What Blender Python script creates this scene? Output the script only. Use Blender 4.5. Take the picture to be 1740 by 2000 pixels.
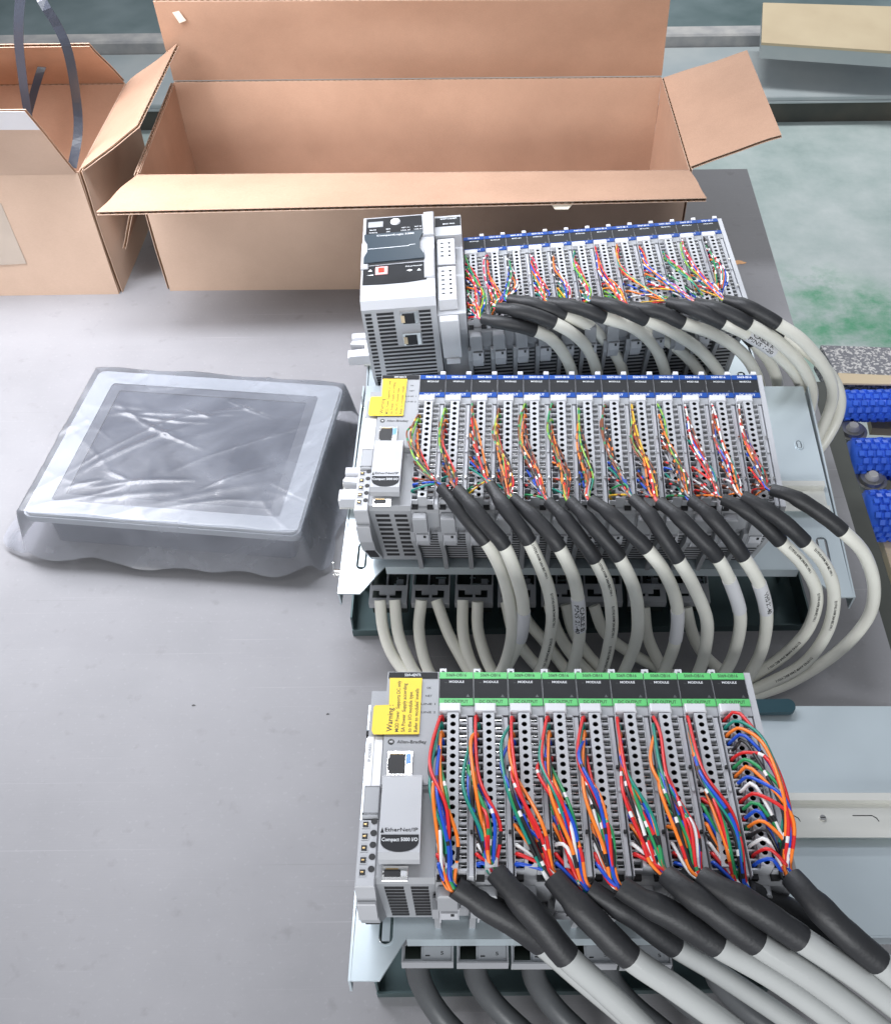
import bpy, math, random
from mathutils import Vector, Matrix, noise
from mathutils.geometry import tessellate_polygon
random.seed(7)
rad = math.radians
SC = bpy.context.scene
COL = SC.collection
for o in list(bpy.data.objects): bpy.data.objects.remove(o)

# ------------------------------------------------------------------ camera
H = 750.0                                    # camera height above the bench, mm
F, PX, PY = 1929.6, 942.9, 1175.3
PIT, ROL = rad(51.519), rad(-0.726)
FW = Vector((0, math.cos(PIT), -math.sin(PIT))); UP0 = Vector((0, math.sin(PIT), math.cos(PIT))); R0 = Vector((1, 0, 0))
RI = R0*math.cos(ROL) + UP0*math.sin(ROL); UP = -R0*math.sin(ROL) + UP0*math.cos(ROL)
EYE = Vector((0, 0, H))
cam = bpy.data.cameras.new('camera'); co = bpy.data.objects.new('camera', cam); COL.objects.link(co); SC.camera = co
m = Matrix((RI, UP, -FW)).transposed().to_4x4(); m.translation = EYE*0.001; co.matrix_world = m
cam.sensor_fit = 'HORIZONTAL'; cam.sensor_width = 36; cam.lens = F/1740*36
cam.shift_x = -(PX-870)/1740; cam.shift_y = (PY-1000)/1740
cam.clip_start = 0.02; cam.clip_end = 60

# ------------------------------------------------------------------ light
W = bpy.data.worlds.new('World'); SC.world = W; W.use_nodes = True
bg = W.node_tree.nodes['Background']; bg.inputs[0].default_value = (0.82, 0.87, 0.96, 1); bg.inputs[1].default_value = 0.30
SC.view_settings.view_transform = 'Standard'; SC.view_settings.look = 'None'
SC.view_settings.exposure = 0.0; SC.view_settings.gamma = 1.0
def area(name, loc, target, sx, sy, power, col):
    l = bpy.data.lights.new(name, 'AREA'); l.shape = 'RECTANGLE'; l.size = sx; l.size_y = sy; l.energy = power; l.color = col
    o = bpy.data.objects.new(name, l); COL.objects.link(o); o.location = loc
    o.rotation_euler = (Vector(target)-Vector(loc)).to_track_quat('-Z', 'Y').to_euler()
    return o
area('bench_fill', (-0.30, 0.93, 0.95), (-0.30, 0.97, 0), 0.7, 0.16, 10.5, (0.90, 0.93, 1.0))  # unseen light added low over the bench to brighten its far half
area('front_fill', (0.15, -1.7, 0.95), (0.0, 0.95, 0.1), 1.4, 0.5, 36, (0.96, 0.98, 1.0))  # fill added low behind the camera to brighten faces turned to it
area('side_fill', (-0.66, 0.96, 0.60), (-0.42, 0.98, 0.0), 0.3, 0.4, 7.8, (0.95, 0.95, 1.0))  # fill added beyond the left frame edge to lift the upper-left bench
area('ceiling_or_fill', (0.8, 4.0, 2.0), (0.8, 3.2, -0.85), 2.4, 0.4, 70, (0.95, 0.98, 1.0))
area('ceiling_or_fill', (0.3, -0.1, 2.2), (0.1, 0.9, 0), 1.6, 0.35, 5, (1.0, 0.97, 0.93))
area('ceiling_or_fill', (-1.9, -2.3, 0.85), (-0.3, 1.15, 0.1), 1.8, 0.6, 24, (1.0, 0.97, 0.94))  # low fill added behind the camera for the box fronts, not overhead

# ------------------------------------------------------------------ helpers
def P(px, py, z=0.0):
    d = FW + RI*((px-PX)/F) - UP*((py-PY)/F)
    return EYE + d*((z-H)/d.z)
def PY_(px, py, y):
    d = FW + RI*((px-PX)/F) - UP*((py-PY)/F)
    return EYE + d*(y/d.y)
def V(*a): return Vector(a)

def link(name, data, parent=None):
    o = bpy.data.objects.new(name, data); COL.objects.link(o)
    if parent is not None: o.parent = parent
    return o
def tag(o, label=None, cat=None, group=None, kind=None):
    if label: o['label'] = label
    if cat: o['category'] = cat
    if group: o['group'] = group
    if kind: o['kind'] = kind
    return o
def thing(name, label, cat, mat=None, group=None):
    o = link(name, None); o.empty_display_size = 0.02
    if mat is not None: o.matrix_world = mat
    return tag(o, label, cat, group)
def T3(v): return Matrix.Translation(Vector(v)*0.001)

class MB:
    """collects faces in millimetres"""
    def __init__(s): s.v = []; s.f = []; s.m = []; s.sm = []
    def add(s, vs, fs, mi=0, smooth=False):
        n = len(s.v); s.v += [tuple(v) for v in vs]
        for f in fs:
            s.f.append([n+i for i in f]); s.m.append(mi); s.sm.append(smooth)
    def box(s, x0, x1, y0, y1, z0, z1, mi=0, ch=0.0):
        if x0 > x1: x0, x1 = x1, x0
        if y0 > y1: y0, y1 = y1, y0
        if z0 > z1: z0, z1 = z1, z0
        if ch <= 0:
            vs = [(x0,y0,z0),(x1,y0,z0),(x1,y1,z0),(x0,y1,z0),(x0,y0,z1),(x1,y0,z1),(x1,y1,z1),(x0,y1,z1)]
            fs = [(3,2,1,0),(4,5,6,7),(0,1,5,4),(1,2,6,5),(2,3,7,6),(3,0,4,7)]
        else:
            c = ch
            vs = [(x0,y0,z0),(x1,y0,z0),(x1,y1,z0),(x0,y1,z0),(x0,y0,z1-c),(x1,y0,z1-c),(x1,y1,z1-c),(x0,y1,z1-c),
                  (x0+c,y0+c,z1),(x1-c,y0+c,z1),(x1-c,y1-c,z1),(x0+c,y1-c,z1)]
            fs = [(3,2,1,0),(0,1,5,4),(1,2,6,5),(2,3,7,6),(3,0,4,7),(4,5,9,8),(5,6,10,9),(6,7,11,10),(7,4,8,11),(8,9,10,11)]
        s.add(vs, fs, mi)
    def prismx(s, pts, x0, x1, mi=0):
        """polygon of (y,z) extruded along x"""
        n = len(pts); vs = [(x0,)+tuple(p) for p in pts] + [(x1,)+tuple(p) for p in pts]
        fs = [tuple(range(n)), tuple(range(2*n-1, n-1, -1))] + [(i, i+n, (i+1) % n+n, (i+1) % n) for i in range(n)]
        s.add(vs, fs, mi)
    def plate(s, loops, z0, z1, mi=0):
        """flat plate between z0 and z1 with an outline and holes, loops of (x,y)"""
        L = [[Vector((p[0], p[1], 0)) for p in l] for l in loops]
        tri = tessellate_polygon(L); flat = [p for l in L for p in l]; n = len(flat)
        vs = [(p.x, p.y, z1) for p in flat]+[(p.x, p.y, z0) for p in flat]
        fs = [t for t in tri]+[(a+n, c+n, b+n) for a, b, c in tri]
        k = 0
        for l in L:
            q = len(l)
            for i in range(q):
                a, b = k+i, k+(i+1) % q
                fs.append((a, b, b+n, a+n))
            k += q
        s.add(vs, fs, mi)
    def cyl(s, c, r, z0, z1, n=12, mi=0, r1=None, cap=True, smooth=False):
        r1 = r if r1 is None else r1
        vs = [(c[0]+r*math.cos(2*math.pi*i/n), c[1]+r*math.sin(2*math.pi*i/n), z0) for i in range(n)]
        vs += [(c[0]+r1*math.cos(2*math.pi*i/n), c[1]+r1*math.sin(2*math.pi*i/n), z1) for i in range(n)]
        s.add(vs, [(i, (i+1) % n, (i+1) % n+n, i+n) for i in range(n)], mi, smooth)
        if cap: s.add(vs, [tuple(range(n, 2*n)), tuple(range(n-1, -1, -1))], mi)
    def holeplate(s, x0, x1, y0, y1, z, c, r, depth, mi=0, dark=1, n=12):
        """rectangle at z with a round hole and its bore"""
        vs = []
        for i in range(n):
            a = 2*math.pi*i/n; dx, dy = math.cos(a), math.sin(a)
            tx = ((x1-c[0])/dx if dx > 1e-6 else (x0-c[0])/dx if dx < -1e-6 else 1e9)
            ty = ((y1-c[1])/dy if dy > 1e-6 else (y0-c[1])/dy if dy < -1e-6 else 1e9)
            t = min(tx, ty); vs.append((c[0]+dx*t, c[1]+dy*t, z))
        vs += [(c[0]+r*math.cos(2*math.pi*i/n), c[1]+r*math.sin(2*math.pi*i/n), z) for i in range(n)]
        vs += [(v[0], v[1], z-depth) for v in vs[n:2*n]]
        cs = [(x0,y0,z),(x1,y0,z),(x1,y1,z),(x0,y1,z)]; vs += cs
        fs = [(i, (i+1) % n, (i+1) % n+n, i+n) for i in range(n)]
        s.add(vs, fs, mi)
        # corner fillers
        for ci, cp in enumerate(cs):
            best = min(range(n), key=lambda i: (Vector(((vs[i][0]+vs[(i+1) % n][0])/2, (vs[i][1]+vs[(i+1) % n][1])/2))-Vector(cp[:2])).length)
            s.add([vs[best], cp, vs[(best+1) % n]], [(0, 1, 2)], mi)
        s.add(vs, [(i+n, (i+1) % n+n, (i+1) % n+2*n, i+2*n) for i in range(n)], dark)
        s.add(vs, [tuple(range(2*n, 3*n))], dark)
    def tube(s, pts, r, n=8, mi=None, caps=True, smooth=True):
        """pts list of Vector; r number or list; mi None/int/list per segment"""
        N = len(pts); rs = r if isinstance(r, (list, tuple)) else [r]*N
        t = (pts[1]-pts[0]).normalized(); a = Vector((0, 0, 1)) if abs(t.z) < .9 else Vector((1, 0, 0))
        u = t.cross(a).normalized(); vs = []; base = len(s.v)
        for i, p in enumerate(pts):
            t = (pts[min(i+1, N-1)]-pts[max(i-1, 0)]).normalized()
            u = (u-t*u.dot(t)).normalized(); w = t.cross(u)
            for k in range(n):
                an = 2*math.pi*k/n; vs.append(p+(u*math.cos(an)+w*math.sin(an))*rs[i])
        s.v += [tuple(v) for v in vs]
        for i in range(N-1):
            mm = 0 if mi is None else (mi if isinstance(mi, int) else mi[i])
            for k in range(n):
                s.f.append([base+i*n+k, base+i*n+(k+1) % n, base+(i+1)*n+(k+1) % n, base+(i+1)*n+k]); s.m.append(mm); s.sm.append(smooth)
        if caps:
            m0 = 0 if mi is None else (mi if isinstance(mi, int) else mi[0]); m1 = 0 if mi is None else (mi if isinstance(mi, int) else mi[-1])
            s.add(vs[:n], [tuple(range(n-1, -1, -1))], m0); s.add(vs[-n:], [tuple(range(n))], m1)
    def build(s, name, mats, parent=None, off=(0, 0, 0), mat=None):
        me = bpy.data.meshes.new(name)
        o_ = Vector(off)
        if mat is not None: vs = [mat @ (Vector(v)*0.001) for v in s.v]
        else: vs = [(Vector(v)+o_)*0.001 for v in s.v]
        me.from_pydata(vs, [], s.f)
        if not isinstance(mats, (list, tuple)): mats = [mats]
        for q in mats: me.materials.append(q)
        me.polygons.foreach_set('material_index', s.m); me.polygons.foreach_set('use_smooth', s.sm)
        me.update()
        return link(name, me, parent)

def spline(pts, step):
    """Catmull-Rom through points, resampled"""
    p = [Vector(q) for q in pts]; p = [p[0]*2-p[1]]+p+[p[-1]*2-p[-2]]; out = []
    for i in range(1, len(p)-2):
        a, b, c, d = p[i-1:i+3]; L = (c-b).length; n = max(1, int(round(L/step)))
        for k in range(n):
            t = k/n
            out.append(0.5*((2*b)+(c-a)*t+(2*a-5*b+4*c-d)*t*t+(3*b-a-3*c+d)*t*t*t))
    out.append(p[-2]); return out
def seglen(pts):
    s = [0.0]
    for a, b in zip(pts, pts[1:]): s.append(s[-1]+(b-a).length)
    return s

# ------------------------------------------------------------------ materials
def mat(name, col, rough=0.5, metal=0.0, noise_s=0, noise_a=0.0, bump=0.0, bump_s=200, spec=0.5, col2=None, emis=0, sss=0, coat=0):
    m = bpy.data.materials.new(name); m.use_nodes = True; nt = m.node_tree; b = nt.nodes['Principled BSDF']
    b.inputs['Base Color'].default_value = (*col, 1); b.inputs['Roughness'].default_value = rough; b.inputs['Metallic'].default_value = metal
    b.inputs['Specular IOR Level'].default_value = spec
    if coat: b.inputs['Coat Weight'].default_value = coat
    tc = nt.nodes.new('ShaderNodeTexCoord')
    if noise_s:
        n = nt.nodes.new('ShaderNodeTexNoise'); n.inputs['Scale'].default_value = noise_s; n.inputs['Detail'].default_value = 6
        nt.links.new(tc.outputs['Object'], n.inputs['Vector'])
        r = nt.nodes.new('ShaderNodeMapRange'); r.inputs[1].default_value = 0.3; r.inputs[2].default_value = 0.7
        nt.links.new(n.outputs['Fac'], r.inputs[0])
        mx = nt.nodes.new('ShaderNodeMix'); mx.data_type = 'RGBA'
        c2 = col2 if col2 else tuple(c*(1-noise_a) for c in col)
        mx.inputs['A'].default_value = (*col, 1); mx.inputs['B'].default_value = (*c2, 1)
        nt.links.new(r.outputs[0], mx.inputs['Factor']); nt.links.new(mx.outputs['Result'], b.inputs['Base Color'])
    if bump:
        n = nt.nodes.new('ShaderNodeTexNoise'); n.inputs['Scale'].default_value = bump_s; n.inputs['Detail'].default_value = 4
        nt.links.new(tc.outputs['Object'], n.inputs['Vector'])
        bp = nt.nodes.new('ShaderNodeBump'); bp.inputs['Strength'].default_value = bump; bp.inputs['Distance'].default_value = 0.0006
        nt.links.new(n.outputs['Fac'], bp.inputs['Height']); nt.links.new(bp.outputs[0], b.inputs['Normal'])
    return m
M = {}
M['plastic'] = mat('grey_plastic', (0.335, 0.345, 0.365), 0.45, bump=0.15, bump_s=900, noise_s=18, noise_a=0.10)
M['plastic2'] = mat('light_grey_plastic', (0.44, 0.45, 0.475), 0.42, bump=0.15, bump_s=900, noise_s=25, noise_a=0.08)
M['white'] = mat('white_plastic', (0.62, 0.63, 0.66), 0.35, noise_s=40, noise_a=0.06)
M['strip'] = mat('pale_plastic_strip', (0.46, 0.47, 0.50), 0.4)
M['dark'] = mat('black_recess', (0.012, 0.012, 0.014), 0.6)
M['plate'] = mat('black_label_film', (0.024, 0.025, 0.028), 0.5, noise_s=60, noise_a=0.3, spec=0.15)
M['plate_blue'] = mat('dark_slate_label_film', (0.03, 0.045, 0.06), 0.3)
M['green'] = mat('green_marker', (0.10, 0.52, 0.15), 0.45, noise_s=60, noise_a=0.15)
M['blue'] = mat('blue_marker', (0.006, 0.06, 0.30), 0.5, noise_s=60, noise_a=0.2, spec=0.2)
M['ink'] = mat('black_ink', (0.02, 0.02, 0.02), 0.6)
M['inkw'] = mat('white_ink', (0.75, 0.77, 0.8), 0.6)
M['yellow'] = mat('yellow_sticker', (0.85, 0.60, 0.015), 0.5, noise_s=30, noise_a=0.08)
M['label'] = mat('white_label', (0.72, 0.72, 0.74), 0.45)
M['steel'] = mat('shiny_steel', (0.75, 0.74, 0.72), 0.22, 1.0)
M['worn'] = mat('worn_dull_steel', (0.45, 0.44, 0.42), 0.4, 0.8, noise_s=60, noise_a=0.5)
M['brass'] = mat('gold_contact', (0.6, 0.42, 0.2), 0.3, 1.0)
M['red'] = mat('red_insert', (0.75, 0.04, 0.02), 0.35)
M['pcb'] = mat('dark_board', (0.01, 0.018, 0.014), 0.5)
M['cable'] = mat('cream_cable_jacket', (0.82, 0.81, 0.73), 0.33, bump=0.12, bump_s=300, noise_s=14, noise_a=0.10)
M['cable_grey'] = mat('pale_grey_cable_jacket', (0.45, 0.465, 0.46), 0.22, bump=0.1, bump_s=300, noise_s=14, noise_a=0.10)
M['cable_dark'] = mat('dark_grey_cable_jacket', (0.075, 0.08, 0.085), 0.42, bump=0.2, bump_s=250, noise_s=20, noise_a=0.25)
M['shrink'] = mat('black_heat_shrink', (0.022, 0.023, 0.026), 0.5, bump=0.35, bump_s=400, noise_s=60, noise_a=0.3)
M['screen'] = mat('dark_screen_glass', (0.022, 0.027, 0.045), 0.2)
M['bezel'] = mat('silver_bezel', (0.32, 0.335, 0.35), 0.4)
M['bezel2'] = mat('charcoal_bezel', (0.06, 0.065, 0.08), 0.4)
M['strap'] = mat('black_polyester_strap', (0.04, 0.045, 0.06), 0.25, bump=0.3, bump_s=500)

def zinc():
    m = mat('zinc_plated_sheet', (0.60, 0.68, 0.72), 0.34, 0.5, noise_s=9, noise_a=0.13, bump=0.06, bump_s=60)
    return m
M['zinc'] = zinc()
M['zinc_y'] = mat('nickel_rail', (0.82, 0.82, 0.77), 0.25, 0.45, noise_s=9, noise_a=0.1)
M['zinc_shade'] = mat('shade_darkened_sheet', (0.11, 0.16, 0.165), 0.4, 0.6, noise_s=12, noise_a=0.3)  # tray zinc darkened for the shade under the plate; bench frame shares it

def cardboard(name, c1, c2):
    m = bpy.data.materials.new(name); m.use_nodes = True; nt = m.node_tree; b = nt.nodes['Principled BSDF']
    b.inputs['Roughness'].default_value = 0.82; b.inputs['Specular IOR Level'].default_value = 0.25
    tc = nt.nodes.new('ShaderNodeTexCoord')
    n1 = nt.nodes.new('ShaderNodeTexNoise'); n1.inputs['Scale'].default_value = 7; n1.inputs['Detail'].default_value = 8; n1.inputs['Roughness'].default_value = .65
    mp = nt.nodes.new('ShaderNodeMapping'); mp.inputs['Scale'].default_value = (40, 40, 260)
    n2 = nt.nodes.new('ShaderNodeTexNoise'); n2.inputs['Scale'].default_value = 9; n2.inputs['Detail'].default_value = 4
    nt.links.new(tc.outputs['Object'], n1.inputs['Vector']); nt.links.new(tc.outputs['Object'], mp.inputs['Vector']); nt.links.new(mp.outputs[0], n2.inputs['Vector'])
    ad = nt.nodes.new('ShaderNodeMath'); ad.operation = 'MULTIPLY_ADD'; ad.inputs[1].default_value = 0.45
    nt.links.new(n2.outputs['Fac'], ad.inputs[0]); nt.links.new(n1.outputs['Fac'], ad.inputs[2])
    r = nt.nodes.new('ShaderNodeMapRange'); r.inputs[1].default_value = 0.48; r.inputs[2].default_value = 0.95; nt.links.new(ad.outputs[0], r.inputs[0])
    mx = nt.nodes.new('ShaderNodeMix'); mx.data_type = 'RGBA'; mx.inputs['A'].default_value = (*c1, 1); mx.inputs['B'].default_value = (*c2, 1)
    nt.links.new(r.outputs[0], mx.inputs['Factor']); nt.links.new(mx.outputs['Result'], b.inputs['Base Color'])
    bp = nt.nodes.new('ShaderNodeBump'); bp.inputs['Strength'].default_value = 0.25; bp.inputs['Distance'].default_value = 0.0008
    nt.links.new(ad.outputs[0], bp.inputs['Height']); nt.links.new(bp.outputs[0], b.inputs['Normal'])
    return m
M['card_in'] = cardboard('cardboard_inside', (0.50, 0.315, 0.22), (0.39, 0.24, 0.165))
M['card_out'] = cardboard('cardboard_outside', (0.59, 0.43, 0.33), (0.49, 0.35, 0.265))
M['card_core'] = cardboard('cardboard_fluting', (0.36, 0.21, 0.12), (0.28, 0.16, 0.09))
M['tape'] = mat('packing_tape', (0.50, 0.42, 0.35), 0.22, spec=0.6, noise_s=20, noise_a=0.1)
M['paper'] = mat('torn_white_paper', (0.80, 0.74, 0.62), 0.7)

def bench_mat():
    m = bpy.data.materials.new('brushed_stainless'); m.use_nodes = True; nt = m.node_tree; b = nt.nodes['Principled BSDF']; N = nt.nodes; L = nt.links
    b.inputs['Metallic'].default_value = 0.0; b.inputs['Specular IOR Level'].default_value = 0.12
    tc = N.new('ShaderNodeTexCoord')
    mp = N.new('ShaderNodeMapping'); mp.inputs['Scale'].default_value = (6, 160, 1); L.new(tc.outputs['Object'], mp.inputs['Vector'])
    br = N.new('ShaderNodeTexNoise'); br.inputs['Scale'].default_value = 6; br.inputs['Detail'].default_value = 5; L.new(mp.outputs[0], br.inputs['Vector'])
    bl = N.new('ShaderNodeTexNoise'); bl.inputs['Scale'].default_value = 4.5; bl.inputs['Detail'].default_value = 7; bl.inputs['Roughness'].default_value = .6; L.new(tc.outputs['Object'], bl.inputs['Vector'])
    sp = N.new('ShaderNodeTexNoise'); sp.inputs['Scale'].default_value = 170; sp.inputs['Detail'].default_value = 3; L.new(tc.outputs['Object'], sp.inputs['Vector'])
    mx = N.new('ShaderNodeMix'); mx.data_type = 'RGBA'; mx.inputs['A'].default_value = (0.205, 0.205, 0.214, 1); mx.inputs['B'].default_value = (0.345, 0.34, 0.355, 1)
    L.new(bl.outputs['Fac'], mx.inputs['Factor']); L.new(mx.outputs['Result'], b.inputs['Base Color'])
    r = N.new('ShaderNodeMapRange'); r.inputs[1].default_value = .3; r.inputs[2].default_value = .7; r.inputs[3].default_value = .52; r.inputs[4].default_value = .66
    L.new(bl.outputs['Fac'], r.inputs[0]); L.new(r.outputs[0], b.inputs['Roughness'])
    ad = N.new('ShaderNodeMath'); ad.operation = 'MULTIPLY_ADD'; ad.inputs[1].default_value = .6; L.new(sp.outputs['Fac'], ad.inputs[0]); L.new(br.outputs['Fac'], ad.inputs[2])
    bp = N.new('ShaderNodeBump'); bp.inputs['Strength'].default_value = .22; bp.inputs['Distance'].default_value = .0005
    L.new(ad.outputs[0], bp.inputs['Height']); L.new(bp.outputs[0], b.inputs['Normal'])
    # scratches and grime
    def thin(scale, rot, lo, hi):
        mp2 = N.new('ShaderNodeMapping'); mp2.inputs['Scale'].default_value = scale; mp2.inputs['Rotation'].default_value = (0, 0, rot); L.new(tc.outputs['Object'], mp2.inputs['Vector'])
        n_ = N.new('ShaderNodeTexNoise'); n_.inputs['Scale'].default_value = 1; n_.inputs['Detail'].default_value = 4; L.new(mp2.outputs[0], n_.inputs['Vector'])
        q = N.new('ShaderNodeMapRange'); q.inputs[1].default_value = lo; q.inputs[2].default_value = hi; L.new(n_.outputs['Fac'], q.inputs[0]); return q
    last = mx.outputs['Result']
    for (sc_, ro_, lo_, hi_, col_, am) in (((2, 420, 1), .1, .66, .74, (.50, .49, .51), .22), ((3, 300, 1), 1.2, .68, .74, (.14, .14, .14), .22), ((4, 500, 1), -.5, .69, .75, (.46, .45, .47), .25), ((55, 55, 1), 0, .62, .74, (.13, .12, .12), .22), ((240, 240, 1), 0, .60, .72, (.60, .59, .62), .07), ((9, 60, 1), 0, .5, .75, (.30, .29, .30), .10)):
        q = thin(sc_, ro_, lo_, hi_); ml = N.new('ShaderNodeMath'); ml.operation = 'MULTIPLY'; ml.inputs[1].default_value = am; L.new(q.outputs[0], ml.inputs[0])
        m2 = N.new('ShaderNodeMix'); m2.data_type = 'RGBA'; L.new(ml.outputs[0], m2.inputs['Factor']); L.new(last, m2.inputs['A']); m2.inputs['B'].default_value = (*col_, 1); last = m2.outputs['Result']
    L.new(last, b.inputs['Base Color'])
    vo = N.new('ShaderNodeTexNoise'); vo.inputs['Scale'].default_value = 60; vo.inputs['Detail'].default_value = 5; L.new(tc.outputs['Object'], vo.inputs['Vector'])
    return m
M['bench'] = bench_mat()

FZ_ = -850
def floor_mat():
    m = bpy.data.materials.new('painted_concrete_floor'); m.use_nodes = True; nt = m.node_tree; b = nt.nodes['Principled BSDF']; N = nt.nodes; L = nt.links
    tc = N.new('ShaderNodeTexCoord')
    a = N.new('ShaderNodeTexNoise'); a.inputs['Scale'].default_value = 1.3; a.inputs['Detail'].default_value = 9; a.inputs['Roughness'].default_value = .7; L.new(tc.outputs['Object'], a.inputs['Vector'])
    r = N.new('ShaderNodeValToRGB'); L.new(a.outputs['Fac'], r.inputs[0])
    e = r.color_ramp.elements; e[0].position = .3; e[0].color = (.20, .30, .28, 1); e[1].position = .7; e[1].color = (.66, .70, .69, 1)
    k = e.new(.5); k.color = (.45, .53, .51, 1)
    g = N.new('ShaderNodeTexNoise'); g.inputs['Scale'].default_value = 3.4; g.inputs['Detail'].default_value = 8; g.inputs['Roughness'].default_value = .7; L.new(tc.outputs['Object'], g.inputs['Vector'])
    # worn green paint patches where they lie on the floor
    mask = None
    for (x, y, rr) in [(P(px_, py_, FZ_).x*.001, P(px_, py_, FZ_).y*.001, rr) for px_, py_, rr in ((1585, 560, .16), (1680, 645, .3), (1590, 650, .2), (1740, 660, .3), (1700, 600, .16))]:
        vm = N.new('ShaderNodeVectorMath'); vm.operation = 'DISTANCE'; vm.inputs[1].default_value = (x, y, 0)
        L.new(tc.outputs['Object'], vm.inputs[0])
        q = N.new('ShaderNodeMapRange'); q.inputs[1].default_value = rr; q.inputs[2].default_value = rr*.3; L.new(vm.outputs['Value'], q.inputs[0])
        if mask is None: mask = q
        else:
            mm = N.new('ShaderNodeMath'); mm.operation = 'MAXIMUM'; L.new(mask.outputs[0], mm.inputs[0]); L.new(q.outputs[0], mm.inputs[1]); mask = mm
    gr = N.new('ShaderNodeMapRange'); gr.inputs[1].default_value = .45; gr.inputs[2].default_value = .62; L.new(g.outputs['Fac'], gr.inputs[0])
    mu = N.new('ShaderNodeMath'); mu.operation = 'MULTIPLY'; L.new(mask.outputs[0], mu.inputs[0]); L.new(gr.outputs[0], mu.inputs[1])
    mx = N.new('ShaderNodeMix'); mx.data_type = 'RGBA'; L.new(mu.outputs[0], mx.inputs['Factor']); L.new(r.outputs[0], mx.inputs['A']); mx.inputs['B'].default_value = (.10, .36, .20, 1)
    L.new(mx.outputs['Result'], b.inputs['Base Color']); b.inputs['Roughness'].default_value = .38
    return m
M['floor'] = floor_mat()
M['floor_dark'] = mat('dark_green_floor', (0.07, 0.12, 0.12), 0.4, noise_s=3, col2=(0.22, 0.28, 0.29))
M['concrete'] = mat('dusty_concrete', (0.55, 0.53, 0.50), 0.8, noise_s=14, col2=(0.33, 0.33, 0.34))
M['platform'] = mat('painted_steel_platform', (0.36, 0.42, 0.44), 0.4, 0.1, noise_s=3, col2=(0.56, 0.58, 0.57))
M['platform_shade'] = mat('shadowed_platform_side', (0.045, 0.05, 0.045), 0.6, noise_s=6, col2=(0.10, 0.09, 0.07))  # shadow on the platform front put into its colour; conveyor bed shares it
M['wood'] = mat('pale_plywood', (0.66, 0.54, 0.36), 0.6, noise_s=6, col2=(0.58, 0.46, 0.30))
M['olive'] = mat('dark_olive_beam', (0.05, 0.055, 0.045), 0.55, noise_s=20, noise_a=0.3)
M['belt'] = mat('blue_belt_plastic', (0.05, 0.16, 0.80), 0.35, noise_s=40, noise_a=0.25)
def speck():
    m = mat('paint_specked_plate', (0.14, 0.14, 0.16), 0.6)
    nt = m.node_tree; b = nt.nodes['Principled BSDF']; tc = nt.nodes.new('ShaderNodeTexCoord')
    n = nt.nodes.new('ShaderNodeTexNoise'); n.inputs['Scale'].default_value = 260; n.inputs['Detail'].default_value = 8; nt.links.new(tc.outputs['Object'], n.inputs['Vector'])
    r = nt.nodes.new('ShaderNodeValToRGB'); nt.links.new(n.outputs['Fac'], r.inputs[0]); e = r.color_ramp.elements
    e[0].position = .5; e[0].color = (.17, .17, .19, 1); e[1].position = .60; e[1].color = (.62, .60, .58, 1)
    nt.links.new(r.outputs[0], b.inputs['Base Color']); return m
M['speck'] = speck()

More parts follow.
